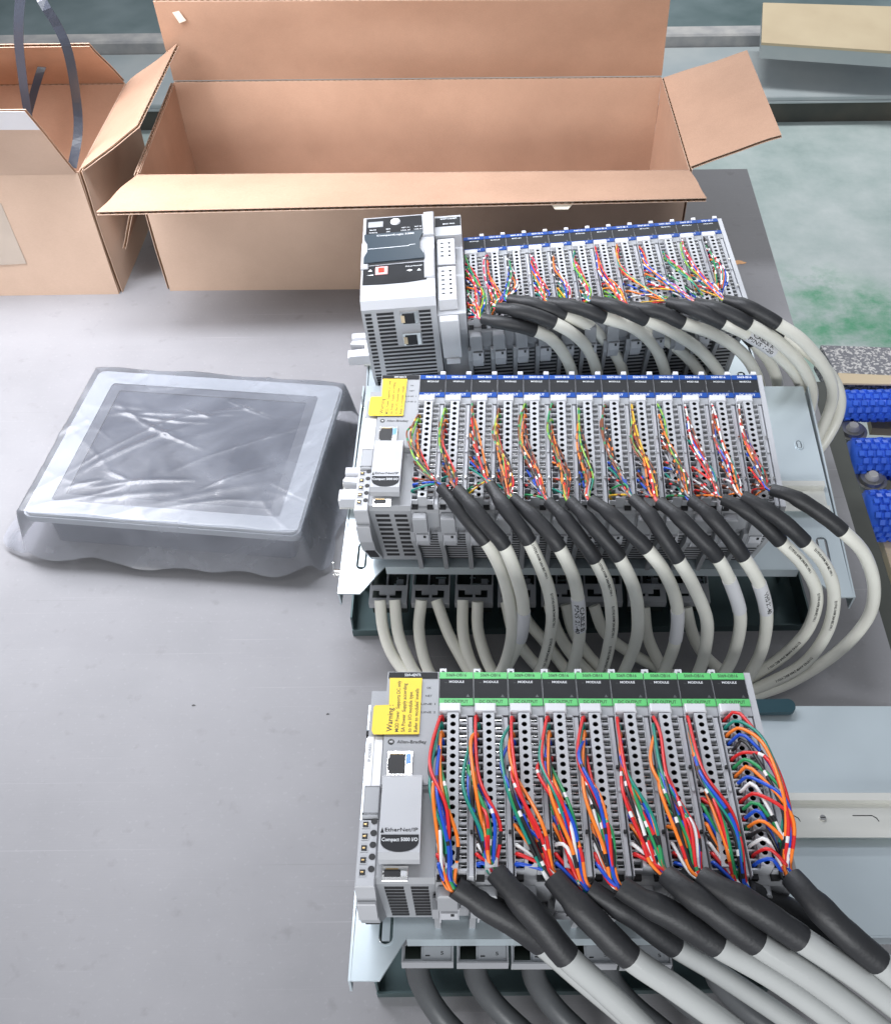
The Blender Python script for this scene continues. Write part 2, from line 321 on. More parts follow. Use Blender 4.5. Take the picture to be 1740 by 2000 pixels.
def film():
    m = bpy.data.materials.new('clear_poly_film'); m.use_nodes = True; nt = m.node_tree; N = nt.nodes; L = nt.links
    for n in list(N):
        if n.type != 'OUTPUT_MATERIAL': N.remove(n)
    out = [n for n in N if n.type == 'OUTPUT_MATERIAL'][0]
    tc = N.new('ShaderNodeTexCoord')
    n1 = N.new('ShaderNodeTexNoise'); n1.inputs['Scale'].default_value = 9; n1.inputs['Detail'].default_value = 3; n1.inputs['Distortion'].default_value = 1.5; L.new(tc.outputs['Object'], n1.inputs['Vector'])
    n2 = N.new('ShaderNodeTexNoise'); n2.inputs['Scale'].default_value = 45; n2.inputs['Detail'].default_value = 3; n2.inputs['Distortion'].default_value = 2.0; L.new(tc.outputs['Object'], n2.inputs['Vector'])
    ad = N.new('ShaderNodeMath'); ad.operation = 'MULTIPLY_ADD'; ad.inputs[1].default_value = .22; L.new(n2.outputs['Fac'], ad.inputs[0]); L.new(n1.outputs['Fac'], ad.inputs[2])
    bp = N.new('ShaderNodeBump'); bp.inputs['Strength'].default_value = .35; bp.inputs['Distance'].default_value = .0022; L.new(ad.outputs[0], bp.inputs['Height'])
    tr = N.new('ShaderNodeBsdfTransparent'); tr.inputs[0].default_value = (.93, .94, .97, 1)
    df = N.new('ShaderNodeBsdfDiffuse'); df.inputs[0].default_value = (.74, .78, .88, 1); L.new(bp.outputs[0], df.inputs['Normal'])
    tl = N.new('ShaderNodeBsdfTranslucent'); tl.inputs[0].default_value = (.72, .74, .80, 1)
    md = N.new('ShaderNodeMixShader'); md.inputs[0].default_value = .4; L.new(df.outputs[0], md.inputs[1]); L.new(tl.outputs[0], md.inputs[2])
    mt = N.new('ShaderNodeMixShader'); L.new(tr.outputs[0], mt.inputs[1]); L.new(md.outputs[0], mt.inputs[2])
    r = N.new('ShaderNodeMapRange'); r.inputs[1].default_value = .35; r.inputs[2].default_value = .7; r.inputs[3].default_value = .13; r.inputs[4].default_value = .27; L.new(n1.outputs['Fac'], r.inputs[0]); L.new(r.outputs[0], mt.inputs[0])
    gl = N.new('ShaderNodeBsdfGlossy'); gl.inputs['Roughness'].default_value = .34; L.new(bp.outputs[0], gl.inputs['Normal'])
    fr = N.new('ShaderNodeFresnel'); fr.inputs[0].default_value = 1.5; L.new(bp.outputs[0], fr.inputs['Normal'])
    mu = N.new('ShaderNodeMath'); mu.operation = 'MULTIPLY_ADD'; mu.inputs[1].default_value = .9; mu.inputs[2].default_value = .02; L.new(fr.outputs[0], mu.inputs[0])
    mg = N.new('ShaderNodeMixShader'); L.new(mu.outputs[0], mg.inputs[0]); L.new(mt.outputs[0], mg.inputs[1]); L.new(gl.outputs[0], mg.inputs[2])
    L.new(mg.outputs[0], out.inputs['Surface'])
    return m
M['film'] = film()

WC = {'red': (.62, .018, .02), 'green': (.02, .26, .09), 'orange': (.85, .20, .02), 'blue': (.01, .07, .48), 'white': (.72, .72, .72), 'black': (.015, .015, .017),
      'yellow': (.70, .42, .02), 'brown': (.20, .055, .02), 'pink': (.65, .05, .12), 'teal': (.01, .22, .17), 'violet': (.18, .06, .40), 'grey': (.30, .30, .32), 'lime': (.22, .42, .04)}
for k, c in WC.items(): M['w_'+k] = mat(k+'_wire_insulation', c, 0.36)

# ------------------------------------------------------------------ text
_tm = {}
def text_mesh(s, size, width=None, bold=False):
    key = (s, size, width)
    if key in _tm: return _tm[key]
    c = bpy.data.curves.new('t', 'FONT'); c.body = s; c.size = size; c.resolution_u = 2; c.align_x = 'CENTER'; c.align_y = 'CENTER'
    if bold: c.offset = size*0.012
    o = bpy.data.objects.new('t', c); COL.objects.link(o); bpy.context.view_layer.update()
    me = bpy.data.meshes.new_from_object(o.evaluated_get(bpy.context.evaluated_depsgraph_get()))
    vs = [v.co.copy() for v in me.vertices]; fs = [tuple(p.vertices) for p in me.polygons]
    bpy.data.objects.remove(o)
    if width and vs:
        w = max(v.x for v in vs)-min(v.x for v in vs)
        for v in vs: v.x *= width/w
    _tm[key] = (vs, fs); return _tm[key]
def put_text(mb, s, size, x, y, z, rot=0, width=None, mi=0, bold=True):
    vs, fs = text_mesh(s, size, width, bold); c, sn = math.cos(rot), math.sin(rot)
    mb.add([(x+v.x*c-v.y*sn, y+v.x*sn+v.y*c, z) for v in vs], fs, mi)
def wrap_text(mb, s, size, pts, s_mid, ang, r, flip=1, mi=0, width=None):
    """lettering bent round a tube; runs along it"""
    vs, fs = text_mesh(s, size, width, True); sl = seglen(pts); out = []
    for v in vs:
        d = s_mid+flip*v.x; d = max(0.01, min(sl[-1]-.01, d)); i = 0
        while sl[i+1] < d: i += 1
        f = (d-sl[i])/(sl[i+1]-sl[i]); p = pts[i].lerp(pts[i+1], f); t = (pts[i+1]-pts[i]).normalized()
        toc = (EYE-p); toc = (toc-t*toc.dot(t)).normalized(); side = toc.cross(t)
        a = ang+flip*v.y/r
        out.append(p+(toc*math.cos(a)+side*math.sin(a))*(r+.12))
    mb.add(out, fs, mi)

# ------------------------------------------------------------------ rack poses
def pose(x0, y0, z0, ya, ti, rl):
    ya, ti, rl = rad(ya), rad(ti), rad(rl)
    def f(x, y, z):
        zz = y*math.sin(ti)+z*math.cos(ti)+x*math.sin(rl); yy = y*math.cos(ti)-z*math.sin(ti); xx = x*math.cos(rl)
        return Vector((x0+xx*math.cos(ya)-yy*math.sin(ya), y0+xx*math.sin(ya)+yy*math.cos(ya), z0+zz+H))
    o = f(0, 0, 0); X = (f(1, 0, 0)-o).normalized(); Y = (f(0, 1, 0)-o).normalized(); Z = X.cross(Y).normalized(); Y = Z.cross(X)
    mt = Matrix((X, Y, Z)).transposed().to_4x4(); mt.translation = o*0.001
    return mt
RB = pose(-28.694, 362.279, -528.79, .094, -2.747, -1.75)
RM = pose(-50.94, 679.446, -541.58, -1.886, 5.171, .53)
RT = pose(-15.799, 936.324, -569.255, 1.848, 1.738, 2.879)
def loc(R, x, y, z): return (R @ (Vector((x, y, z))*0.001))*1000
def tol(R, w): return (R.inverted() @ (Vector(w)*0.001))*1000

ORD = ['first', 'second', 'third', 'fourth', 'fifth', 'sixth', 'seventh', 'eighth', 'ninth', 'tenth', 'eleventh', 'twelfth', 'thirteenth']

# ------------------------------------------------------------------ the setting
def quadsheet(name, pts, material, kind='structure', z_th=0):
    mb = MB(); mb.add(pts, [(0, 1, 2, 3)]); o = mb.build(name, material); tag(o, kind=kind); return o
FZ = -850
fo = MB(); fo.add([(-6000, -1500, 0), (9000, -1500, 0), (9000, 14000, 0), (-6000, 14000, 0)], [(0, 1, 2, 3)])
f_ = fo.build('floor', M['floor']); f_.location = (0, 0, FZ*.001); tag(f_, kind='structure')
# low steel platform with a dusty concrete kerb and dark floor behind it
yf = P(1600, 246, FZ).y; PH = min(range(20, 800, 5), key=lambda h: abs(P(1600, 190, FZ+h).y-yf-24))
yb = P(1600, 88, FZ+PH).y; yk = P(1600, 46, FZ+PH+40).y
pl = thing('steel_platform', 'low grey steel platform running across the floor behind the bench', 'platform', T3((0, yf, FZ)))
b = MB(); b.box(-5000, 7000, 30, yb-yf, PH-14, PH, 0, 3); b.build('deck', M['platform'], pl)
b = MB(); b.box(-5000, 7000, 24, 60, PH-20, PH-14.5, 0); b.build('front_lip', M['platform'], pl)
b = MB(); b.box(-5000, 7000, 32, 90, 0, PH-21, 0); b.build('side_panel', M['platform_shade'], pl)
k = MB(); k.box(-5000, 7000, yb+2, yk, FZ+1, FZ+PH+40, 0, 6); tag(k.build('kerb', M['concrete']), kind='structure')
k = MB(); k.box(-5000, 7000, yk+1, 13900, FZ+1, FZ+8); tag(k.build('rear_floor', M['floor_dark']), kind='structure')
# plywood lid leaning on the platform, far right
def slab(mb, quad, th, mi=0):
    """quad of 3-D points made into a slab of thickness th downwards along its normal"""
    q = [Vector(p) for p in quad]; n = (q[1]-q[0]).cross(q[2]-q[0]).normalized()
    if n.z < 0: n = -n
    vs = q+[p-n*th for p in q]
    mb.add(vs, [(0,1,2,3), (7,6,5,4), (0,4,5,1), (1,5,6,2), (2,6,7,3), (3,7,4,0)], mi)
zz = FZ+PH+130
bd = thing('plywood_board', 'pale plywood board lying on the grey platform, top right', 'board', T3(P(1600, 90, zz)))
o0 = P(1600, 90, zz)
b = MB(); slab(b, [P(1487, 82, zz)-o0, P(1800, 103, zz)-o0, P(1830, 14, zz+20)-o0, P(1490, 4, zz+20)-o0], 8); b.build('top_sheet', M['wood'], bd)
b = MB(); b.v = []; 
a0, a1 = P(1487, 82, zz)-o0, P(1800, 103, zz)-o0
slab(b, [a0+V(3,3,-9), a1+V(-3,3,-9), P(1830, 14, zz+20)-o0+V(-3,-3,-9), P(1490, 4, zz+20)-o0+V(3,-3,-9)], 42); b.build('edge_frame', M['platform'], bd)

# the bench
bn = thing('workbench', 'brushed stainless steel workbench top everything stands on', 'workbench', T3((0, 700, 0)))
xr0, xr1 = P(1740, 1271).x, P(1486, 420).x
sl = (xr1-xr0)/(P(1486, 420).y-P(1740, 1271).y)
def xr(y): return xr0+sl*(y-P(1740, 1271).y)
yB = 1413
b = MB(); out = [(-1400, -300), (xr(-300), -300), (xr(yB), yB-3), (-1400, yB+6)]
b.plate([[(x, y-700) for x, y in out]], -3, 0); b.build('steel_top', M['bench'], bn)
b = MB(); b.plate([[(x*.995-2, (y-700)*.995-2) for x, y in out]], -42, -3.2); b.build('edge_frame', M['zinc_shade'], bn)
b = MB()
for x, y in ((-1300, -200), (xr(0)-60, -200), (xr(1380)-60, 1370), (-1300, 1370)): b.box(x-25, x+25, y-725, y-675, FZ+1, -42.2)
b.build('leg', M['zinc_shade'], bn)
# orange paint spot and small specks on the bench
for (px, py, r, mt_) in ((1441, 512, 9, 'orange'), (378, 1378, 1.6, 'ink'), (640, 1395, 1.3, 'ink'), (1395, 1, 1, 'ink')):
    if py < 10: continue
    p = P(px, py, 0.2); b = MB()
    n = 14; vs = [(r*(1+.3*math.sin(3*i+1))*math.cos(2*math.pi*i/n), .5*r*(1+.25*math.cos(2*i))*math.sin(2*math.pi*i/n), .12) for i in range(n)]
    b.add(vs, [tuple(range(n))]); b.add([(v[0]*1.02, v[1]*1.02, 0) for v in vs]+vs, [(i, (i+1) % n, (i+1) % n+n, i+n) for i in range(n)])
    o = b.build('paint_spot' if mt_ == 'orange' else 'dirt_speck', M['wood'] if mt_ == 'x' else (mat('orange_paint', (.75, .33, .08), .5) if mt_ == 'orange' else M['ink'])); o.location = p*.001
    tag(o, 'dried orange paint spot on the bench right of the rear rack' if mt_ == 'orange' else ('dark speck on the bare bench far left of the front adapter' if px < 500 else 'dark speck on the bench just left of the front adapter'), 'paint spot' if mt_ == 'orange' else 'speck')
# ------------------------------------------------------------------ conveyor with blue rollers beside the bench
zc = -150.0
def xl(y): return xr(y)
pA, pB = P(1642, 775, zc+40), P(1690, 980, zc+40)
b = MB()
e0, e1 = P(1600, 700, -70), P(1752, 1240, -70)
beam = [V(xr(e1.y-200)+3, e1.y-200, -50), V(P(1745, 1180, -50).x, e1.y-200, -50), V(P(1660, 905, -50).x+2, P(1660, 905, -50).y, -50), V(P(1622, 745, -50).x, P(1622, 745, -50).y, -50), V(xr(P(1610, 745, -50).y)+3, P(1610, 745, -50).y, -50)]
b.plate([[(v.x, v.y) for v in beam]], -130, -50)
tag(b.build('conveyor_side_beam', M['olive']), 'dark olive side beam of the conveyor along the right bench edge', 'beam')
pp = [P(1603, 674, -95), P(1850, 682, -95), P(1850, 760, -95), P(1640, 742, -95)]
b = MB(); b.plate([[(v.x, v.y) for v in pp]], -135, -95); tag(b.build('specked_plate', M['speck']), 'dark metal plate spattered with white paint behind the blue rollers', 'metal plate')
def plank(pts, z, th, name, label):
    b = MB(); q = [P(x, y, z) for x, y in pts]; b.plate([[(v.x, v.y) for v in q]], z-th, z); tag(b.build(name, M['wood']), label, 'plank')
plank([(1636, 728), (1850, 738), (1850, 752), (1642, 748)], -92, 2.5, 'wood_plank', 'narrow tan wooden plank between the specked plate and the topmost blue roller')
plank([(1697, 806), (1850, 808), (1850, 842), (1703, 836)], -150, 12, 'wood_plank', 'tan wooden plank between the topmost and middle blue rollers')
plank([(1716, 1030), (1850, 1024), (1900, 1130), (1746, 1130)], -150, 12, 'wood_plank', 'tan wooden plank below the lowest blue roller')
b = MB(); b.box(xr(600)+6, 2500, 200, 1150, -330, -320); tag(b.build('conveyor_bed', M['platform_shade']), 'dark conveyor bed under the blue rollers', 'conveyor bed')
def roller(y0px, y1px, xpx, zt, lab):
    A = P(xpx, y0px, zt); Bq = P(xpx+ (y1px-y0px)*.28, y1px, zt-20)
    r = (A.y-Bq.y)/2*1.02; cy = (A.y+Bq.y)/2; x0 = min(A.x, Bq.x)
    t = thing('belt_roller', lab, 'roller', T3((x0, cy, zt-r)), 'blue plastic rollers of the conveyor')
    n = 22; b = MB(); core = r-3.5
    b.v = []; L = 620
    ring = [(0, core*math.cos(2*math.pi*i/n), core*math.sin(2*math.pi*i/n)) for i in range(n)]
    b.add(ring+[(L, q[1], q[2]) for q in ring], [(i, i+n, (i+1) % n+n, (i+1) % n) for i in range(n)]+[tuple(range(n))], 0, True); b.build('core', M['belt'], t)
    b = MB(); nl = int(L/11)
    rows = max(12, int(2*math.pi*r/8.5)//2*2)
    for k_ in range(rows):
        a = 2*math.pi*k_/rows; da = 2*math.pi/rows*.40
        for j in range(nl):
            x = j*11+(5.5 if k_ % 2 else 0)+2; w = 8.0; hh = r+random.uniform(-.4, .6)
            vs = []
            for rr_, sh in ((core-.5, 0), (hh, 1.0)):
                for xx, aa in ((x+sh, a-da*(1-.15*sh)), (x+w-sh, a-da*(1-.15*sh)), (x+w-sh, a+da*(1-.15*sh)), (x+sh, a+da*(1-.15*sh))):
                    vs.append((xx, rr_*math.cos(aa), rr_*math.sin(aa)))
            b.add(vs, [(4,5,6,7), (0,1,5,4), (1,2,6,5), (2,3,7,6), (3,0,4,7)])
    o = b.build('belt_link', M['belt'], t); o['kind'] = 'stuff'
    return t, x0, cy, r
roller(748, 812, 1644, -88, 'topmost blue plastic covered roller right of the bench')
roller(838, 918, 1660, -92, 'middle blue plastic covered roller between two shiny bearing discs')
roller(936, 1032, 1688, -98, 'lowest blue plastic covered roller at the right edge')
for (px, py, w, lab) in ((1668, 829, 60, 'shiny steel bearing disc between the topmost and middle blue rollers'), (1706, 925, 62, 'shiny steel bearing disc between the middle and lowest blue rollers')):
    z = -112; c = P(px, py, z); r = (P(px+w/2, py, z).x-c.x)
    t = thing('bearing_disc', lab, 'bearing', T3((c.x, c.y, z-8)), 'steel bearing discs on the conveyor')
    b = MB(); b.cyl((0, 0), r*.98, -26, -2, 24, 0, r); b.cyl((0, 0), r*.8, -1.9, 2, 24, 0, r*.72); b.build('rim', M['worn'], t)
    b = MB(); b.cyl((0, 0), r*.45, 2.1, 8, 20, 0, r*.3); b.build('hub', M['concrete'], t)

# ------------------------------------------------------------------ cardboard boxes
def board(name, a, b_, c, d, parent, origin, m_in, m_out, th=4.0, n=None, warp=1.5, seed=0, nx=16, ny=8, flute=8.0, rag=0.0):
    """corrugated board: a-b is the fold, c-d the far side; inner liner faces +n. Two liners with a wavy core between"""
    a, b_, c, d = [Vector(q) for q in (a, b_, c, d)]
    nn = (b_-a).cross(d-a).normalized()
    if n is not None and nn.dot(Vector(n)) < 0: nn = -nn
    def S(u, v, w):
        p = a.lerp(b_, u).lerp(d.lerp(c, u), v)
        q = noise.noise(Vector((u*2.6+seed*7.1, v*1.8+seed*3.3, seed)))*warp*2*math.sin(math.pi*min(1, max(0, v)))**.5 if v > 0 else 0
        rg = 0
        if rag and v > .999: rg = noise.noise(Vector((u*60, seed, 0)))*rag
        return p+nn*(w+q)+(d-a).normalized()*rg-origin
    mb = MB(); nx_ = nx if not rag else 60
    for w, mi in ((0, 0), (-.7, 0), (-th+.7, 1), (-th, 1)):
        vs = [S(i/nx_, j/ny, w) for j in range(ny+1) for i in range(nx_+1)]
        mb.add(vs, [(j*(nx_+1)+i, j*(nx_+1)+i+1, (j+1)*(nx_+1)+i+1, (j+1)*(nx_+1)+i) for j in range(ny) for i in range(nx_)], mi, True)
    # rims of each liner
    for w0, w1, mi in ((0, -.7, 0), (-th+.7, -th, 1)):
        for v in (0, 1):
            vs = [S(i/nx_, v, w) for w in (w0, w1) for i in range(nx_+1)]
            mb.add(vs, [(i, i+1, nx_+2+i, nx_+1+i) for i in range(nx_)], 3)
        for u in (0, 1):
            vs = [S(u, j/ny, w) for w in (w0, w1) for j in range(ny+1)]
            mb.add(vs, [(j, j+1, ny+2+j, ny+1+j) for j in range(ny)], 3)
    L = (b_-a).length; per = max(4, int(L/flute)); N = per*6
    vs = []
    for v in (0.002, .998) if ny < 2 else [0.002]+[j/ny for j in range(1, ny)]+[.998]:
        for i in range(N+1): vs.append(S(i/N, v, -th/2+(th/2-.8)*math.sin(2*math.pi*i/6+.3)))
    rows = ny+1
    mb.add(vs, [(j*(N+1)+i, j*(N+1)+i+1, (j+1)*(N+1)+i+1, (j+1)*(N+1)+i) for j in range(rows-1) for i in range(N)], 2, True)
    return mb.build(name, [M[m_in], M[m_out], M['card_core'], M['card_out']], parent)

Z1 = 155.0
fl, fr_ = V(-401, 1123, 0), V(249, 1118, 0); bl, br_ = V(-402, 1362, 0), V(246, 1358, 0)
up = V(0, 0, Z1)
bx = thing('cardboard_box', 'long open empty cardboard box with its flaps spread behind the rear rack', 'box', T3(fl))
O = fl
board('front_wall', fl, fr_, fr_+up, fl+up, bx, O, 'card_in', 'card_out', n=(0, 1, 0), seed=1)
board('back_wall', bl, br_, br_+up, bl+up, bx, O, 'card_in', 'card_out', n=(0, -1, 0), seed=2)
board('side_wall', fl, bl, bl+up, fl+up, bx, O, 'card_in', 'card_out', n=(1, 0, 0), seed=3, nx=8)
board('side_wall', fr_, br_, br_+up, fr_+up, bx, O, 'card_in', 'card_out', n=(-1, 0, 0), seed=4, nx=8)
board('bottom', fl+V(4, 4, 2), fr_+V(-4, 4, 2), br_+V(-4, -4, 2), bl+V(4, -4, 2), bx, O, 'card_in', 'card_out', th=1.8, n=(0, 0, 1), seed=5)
board('front_flap', fl+up+V(0, -3, 1), fr_+up+V(0, -3, 1), P(1380, 386, 172), P(188, 413, 172), bx, O, 'card_in', 'card_out', n=(0, 0, 1), seed=6, rag=1.2)
board('back_flap', bl+up+V(0, 1, 2), br_+up+V(0, 1, 2), P(1309, -2, 266), P(299, 2, 266), bx, O, 'card_in', 'card_out', n=(0, -1, 0.3), seed=7, rag=1.5)
board('side_flap', br_+up+V(2, -2, 1), fr_+up+V(2, 6, 1), P(1526, 262, 197), P(1459, 97, 197), bx, O, 'card_in', 'card_out', n=(0, 0, 1), seed=8, nx=10)
board('side_flap', fl+up+V(-3, 8, -1), bl+up+V(-3, -3, -1), bl+V(-52, -6, 55), fl+V(-50, 12, 52), bx, O, 'card_out', 'card_in', n=(-1, 0, 0), seed=9, nx=10)
# creased scrap of paper and tape bits
def scrap(name, pts, z, mt_, parent, origin, nrm=None):
    b = MB(); q = [P(x, y, zz_)-origin for (x, y), zz_ in zip(pts, z)]
    c = sum(q, Vector())/len(q); n_ = (q[1]-q[0]).cross(q[2]-q[0]).normalized()
    if n_.dot(EYE-origin-c) < 0: n_ = -n_
    k_ = len(q); vs = [v+n_*1.0 for v in q]+[v+n_*.3 for v in q]
    b.add(vs, [tuple(range(k_)), tuple(range(2*k_-1, k_-1, -1))]+[(i, (i+1) % k_, (i+1) % k_+k_, i+k_) for i in range(k_)])
    return b.build(name, M[mt_], parent)
def onplane(px, py, p0, n_):
    d = FW+RI*((px-PX)/F)-UP*((py-PY)/F); return EYE+d*((Vector(p0)-EYE).dot(n_)/d.dot(n_))
def sticker(name, pts, p0, n_, mt_, parent, origin, lift=.6):
    n_ = Vector(n_).normalized(); q = [onplane(x, y, p0, n_)-origin+n_*lift for x, y in pts]; k_ = len(q); b = MB()
    b.add(q+[v-n_*.25 for v in q], [tuple(range(k_))]+[(i, (i+1) % k_, (i+1) % k_+k_, i+k_) for i in range(k_)])
    return b.build(name, M[mt_], parent)
bq0 = bl+up; bq1 = P(299, 2, 266); nb = (br_-bl).cross(bq1-bq0).normalized(); nb = nb if nb.y < 0 else -nb
sticker('tape_scrap', [(337, 20), (350, 17), (364, 36), (351, 41)], bq0, nb, 'paper', bx, O, 3.0)
b = MB()
for (x0_, x1_) in ((655, 720), (1075, 1120)):
    a_ = P(x0_, 397, 168)-O; c_ = P(x1_, 396, 168)-O
    b.add([a_, c_, c_+V(-6, -5, -5), a_+V(5, -4, -5)], [(0, 1, 2, 3)])
    b.add([a_+V(0,0,.6), c_+V(0,0,.6), c_+V(-6, -5, -4.2), a_+V(5, -4, -4.2)], [(0, 1, 2, 3)])
b.build('torn_paper', M['paper'], bx)
tag(bx.children[0], None)

Z2 = 163.0; up2 = V(0, 0, Z2)
gl_, gr_ = V(-900, 1117, 0), V(-466, 1117, 0); hl, hr = V(-900, 1342, 0), V(-460, 1340, 0)
b2 = thing('cardboard_box', 'open cardboard box with black strapping at the left edge', 'box', T3(gr_)); O2 = gr_
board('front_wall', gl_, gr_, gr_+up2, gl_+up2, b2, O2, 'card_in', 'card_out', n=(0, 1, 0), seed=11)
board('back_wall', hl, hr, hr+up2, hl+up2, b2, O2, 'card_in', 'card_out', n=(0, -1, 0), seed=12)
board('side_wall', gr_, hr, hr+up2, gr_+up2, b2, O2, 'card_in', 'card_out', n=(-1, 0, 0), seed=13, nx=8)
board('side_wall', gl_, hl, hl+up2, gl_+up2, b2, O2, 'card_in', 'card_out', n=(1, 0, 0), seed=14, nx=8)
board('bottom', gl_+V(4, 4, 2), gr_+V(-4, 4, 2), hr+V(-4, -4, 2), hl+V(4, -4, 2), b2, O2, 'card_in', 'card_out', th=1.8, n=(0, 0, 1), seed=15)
c1 = P(50, 212, 262)
board('front_flap', gl_+up2+V(0, -1, 1), gr_+up2+V(-2, -1, 1), c1, c1+V(-430, 2, 0), b2, O2, 'card_in', 'card_out', n=(0, 1, 0), seed=16, rag=1.0)
c1 = P(175, 90, 249)
board('back_flap', hl+up2+V(0, 1, 1), hr+up2+V(0, 1, 1), c1, c1+V(-440, 0, 0), b2, O2, 'card_in', 'card_out', n=(0, -1, 0), seed=17, rag=1.0)
board('side_flap', gr_+up2+V(2, 6, 1), hr+up2+V(2, -2, 1), P(345, 84, 215), P(268, 242, 208), b2, O2, 'card_in', 'card_out', n=(-.3, 0, 1), seed=18, nx=10)
sticker('tape_patch', [(-60, 395), (2, 396), (52, 514), (-60, 520)], gr_+V(0, -4.4, 0), (0, -1, 0), 'tape', b2, O2)
sticker('tape_patch', [(232, 440), (285, 408), (287, 445), (258, 510)], gr_+V(4.4, 0, 0), (1, 0, 0), 'tape', b2, O2)
sticker('tape_patch', [(198, 292), (240, 262), (243, 290), (210, 335)], gr_+V(4.4, 0, 0), (1, 0, 0), 'tape', b2, O2)
fq = P(50, 212, 262); fn_ = (gr_-gl_).cross(fq-gr_-up2).normalized(); fn_ = fn_ if fn_.y < 0 else -fn_
sticker('tape_patch', [(-60, 216), (48, 216), (78, 252), (-60, 252)], gr_+up2+fn_*5.0, fn_, 'label', b2, O2)
def ribbon(name, pts, w, wdir, label, th=.8):
    pts = spline(pts, 8); o_ = pts[-1]; mb = MB(); n = len(pts); vs = []
    for i, p in enumerate(pts):
        t = (pts[min(i+1, n-1)]-pts[max(i-1, 0)]).normalized(); wd = Vector(wdir(i/(n-1))); wd = (wd-t*wd.dot(t)).normalized(); nn = t.cross(wd)
        for a_, b_ in ((-1, -1), (1, -1), (1, 1), (-1, 1)): vs.append(p-o_+wd*a_*w/2+nn*b_*th/2)
    mb.add(vs, [(i*4+k_, i*4+(k_+1) % 4, (i+1)*4+(k_+1) % 4, (i+1)*4+k_) for i in range(n-1) for k_ in range(4)]+[(0, 1, 2, 3), tuple(4*(n-1)+k_ for k_ in (3, 2, 1, 0))], 0, False)
    o = mb.build(name, M['strap']); o.location = o_*.001; return tag(o, label, 'strap')
ribbon('packing_strap', [P(56, 232, 200), P(44, 150, 250), P(36, 60, 300), P(44, -30, 345), P(62, -55, 360), P(82, 0, 345), P(112, 50, 320), P(134, 105, 290), P(150, 200, 225), P(152, 262, 190), P(141, 326, 160)], 10, lambda t: (1, -.2+.6*t, 0), 'tall black strap arching up out of the left cardboard box')
ribbon('packing_strap', [P(88, 112, 215), P(72, 160, 190), P(55, 222, 150), P(50, 250, 130)], 9, lambda t: (1, .3, 0), 'short slanting black strap end inside the left cardboard box')

# ------------------------------------------------------------------ touch panel in its bag
q = [P(191, 724, 60), P(663, 749, 60), P(591, 1049, 60), P(42, 1000, 60)]
cen = sum(q, Vector())/4; X = ((q[1]-q[0])+(q[2]-q[3])).normalized(); Wd = ((q[1]-q[0]).length+(q[2]-q[3]).length)/2; Hd = ((q[0]-q[3]).length+(q[1]-q[2]).length)/2
X.z = 0; X.normalize(); Z = V(0, 0, 1); Y = Z.cross(X)
RH = Matrix((X, Y, Z)).transposed().to_4x4(); RH.translation = V(cen.x, cen.y, 0)*.001
hm = thing('touch_panel', 'grey framed operator touch screen lying face up inside a clear bag', 'touch screen', RH)
a_, b__ = Wd/2, Hd/2
def rrect(x, y, r, n=5, cx=0, cy=0):
    out = []
    for sx, sy, a0_ in ((1, 1, 0), (-1, 1, 90), (-1, -1, 180), (1, -1, 270)):
        for i in range(n+1):
            an = rad(a0_+90*i/n); out.append((cx+sx*(x-r)+r*math.cos(an), cy+sy*(y-r)+r*math.sin(an)))
    return out
b = MB(); b.plate([rrect(a_, b__, 9)], 50, 57); b.plate([rrect(a_-2, b__-2, 8), rrect(a_-23, b__-21, 4)[::-1]], 57.1, 60); b.build('bezel', M['bezel'], hm)
b = MB(); b.plate([rrect(a_-23.2, b__-21.2, 4), rrect(a_-34, b__-31, 2)[::-1]], 57.1, 59.2); b.build('screen_border', M['bezel2'], hm)
b = MB(); b.plate([rrect(a_-34.2, b__-31.2, 2)], 57.1, 58); b.build('screen', M['screen'], hm)
b = MB(); b.plate([rrect(a_-14, b__-14, 6)], 8, 49.8); b.build('rear_housing', M['bezel2'], hm)
# bag
bag = MB(); nx_, ny_ = 210, 170
ex, ey = a_+24, b__+13
crng = random.Random(5); CREASE = []
for _ in range(46):
    an = rad(crng.choice([30, 38, 150, 70, 10, 165])+crng.uniform(-16, 16)); CREASE.append((crng.uniform(-a_, a_), crng.uniform(-b__, b__), (math.cos(an), math.sin(an)), crng.uniform(18, 75), crng.uniform(.3, 1.1), crng.uniform(1.4, 4.0)))
def bagz(x, y, u, v):
    dx = max(0, abs(x)-a_-1); dy = max(0, abs(y)-b__-1); d = math.hypot(dx, dy)
    base = 62.5
    fall = 1-min(1, d/15); s = fall*fall*(3-2*fall)
    h = 12+(base-12)*s
    w1 = noise.noise(Vector((x*.012+y*.006, y*.018-x*.01, 3.1))); w2 = noise.noise(Vector((x*.008+y*.002, y*.02+x*.012, 7.7))); w3 = noise.noise(Vector((x*.010-y*.012, x*.006+y*.004, 1.7)))
    rdg = (1-abs(w2)*2.2); rdg = max(0, rdg)**5
    rdg2 = max(0, 1-abs(w3)*2.6)**7
    w4 = noise.noise(Vector((x*.05+y*.03, y*.06-x*.03, 4.4))); h += 1.6+1.3*w1+0.5*rdg+0.7*rdg2
    for (cx_, cy_, ca_, cl_, ch_, cw_) in CREASE:
        ux = (x-cx_)*ca_[0]+(y-cy_)*ca_[1]; vx = -(x-cx_)*ca_[1]+(y-cy_)*ca_[0]+ux*ux*.0016*ch_
        if abs(ux) < cl_ and abs(vx) < 9: h += ch_*math.exp(-(vx/cw_)**2)*(1-(ux/cl_)**2)
    if d > 3: h += 7*noise.noise(Vector((x*.03, y*.03, 9.2)))*min(1, d/12)+1.6*noise.noise(Vector((x*.10, y*.10, 2)))
    e = max(abs(u), abs(v))
    if e > .9: h = h*(1-(e-.9)*6.5)+4*(e-.9)*6.5
    return max(1.2, h)
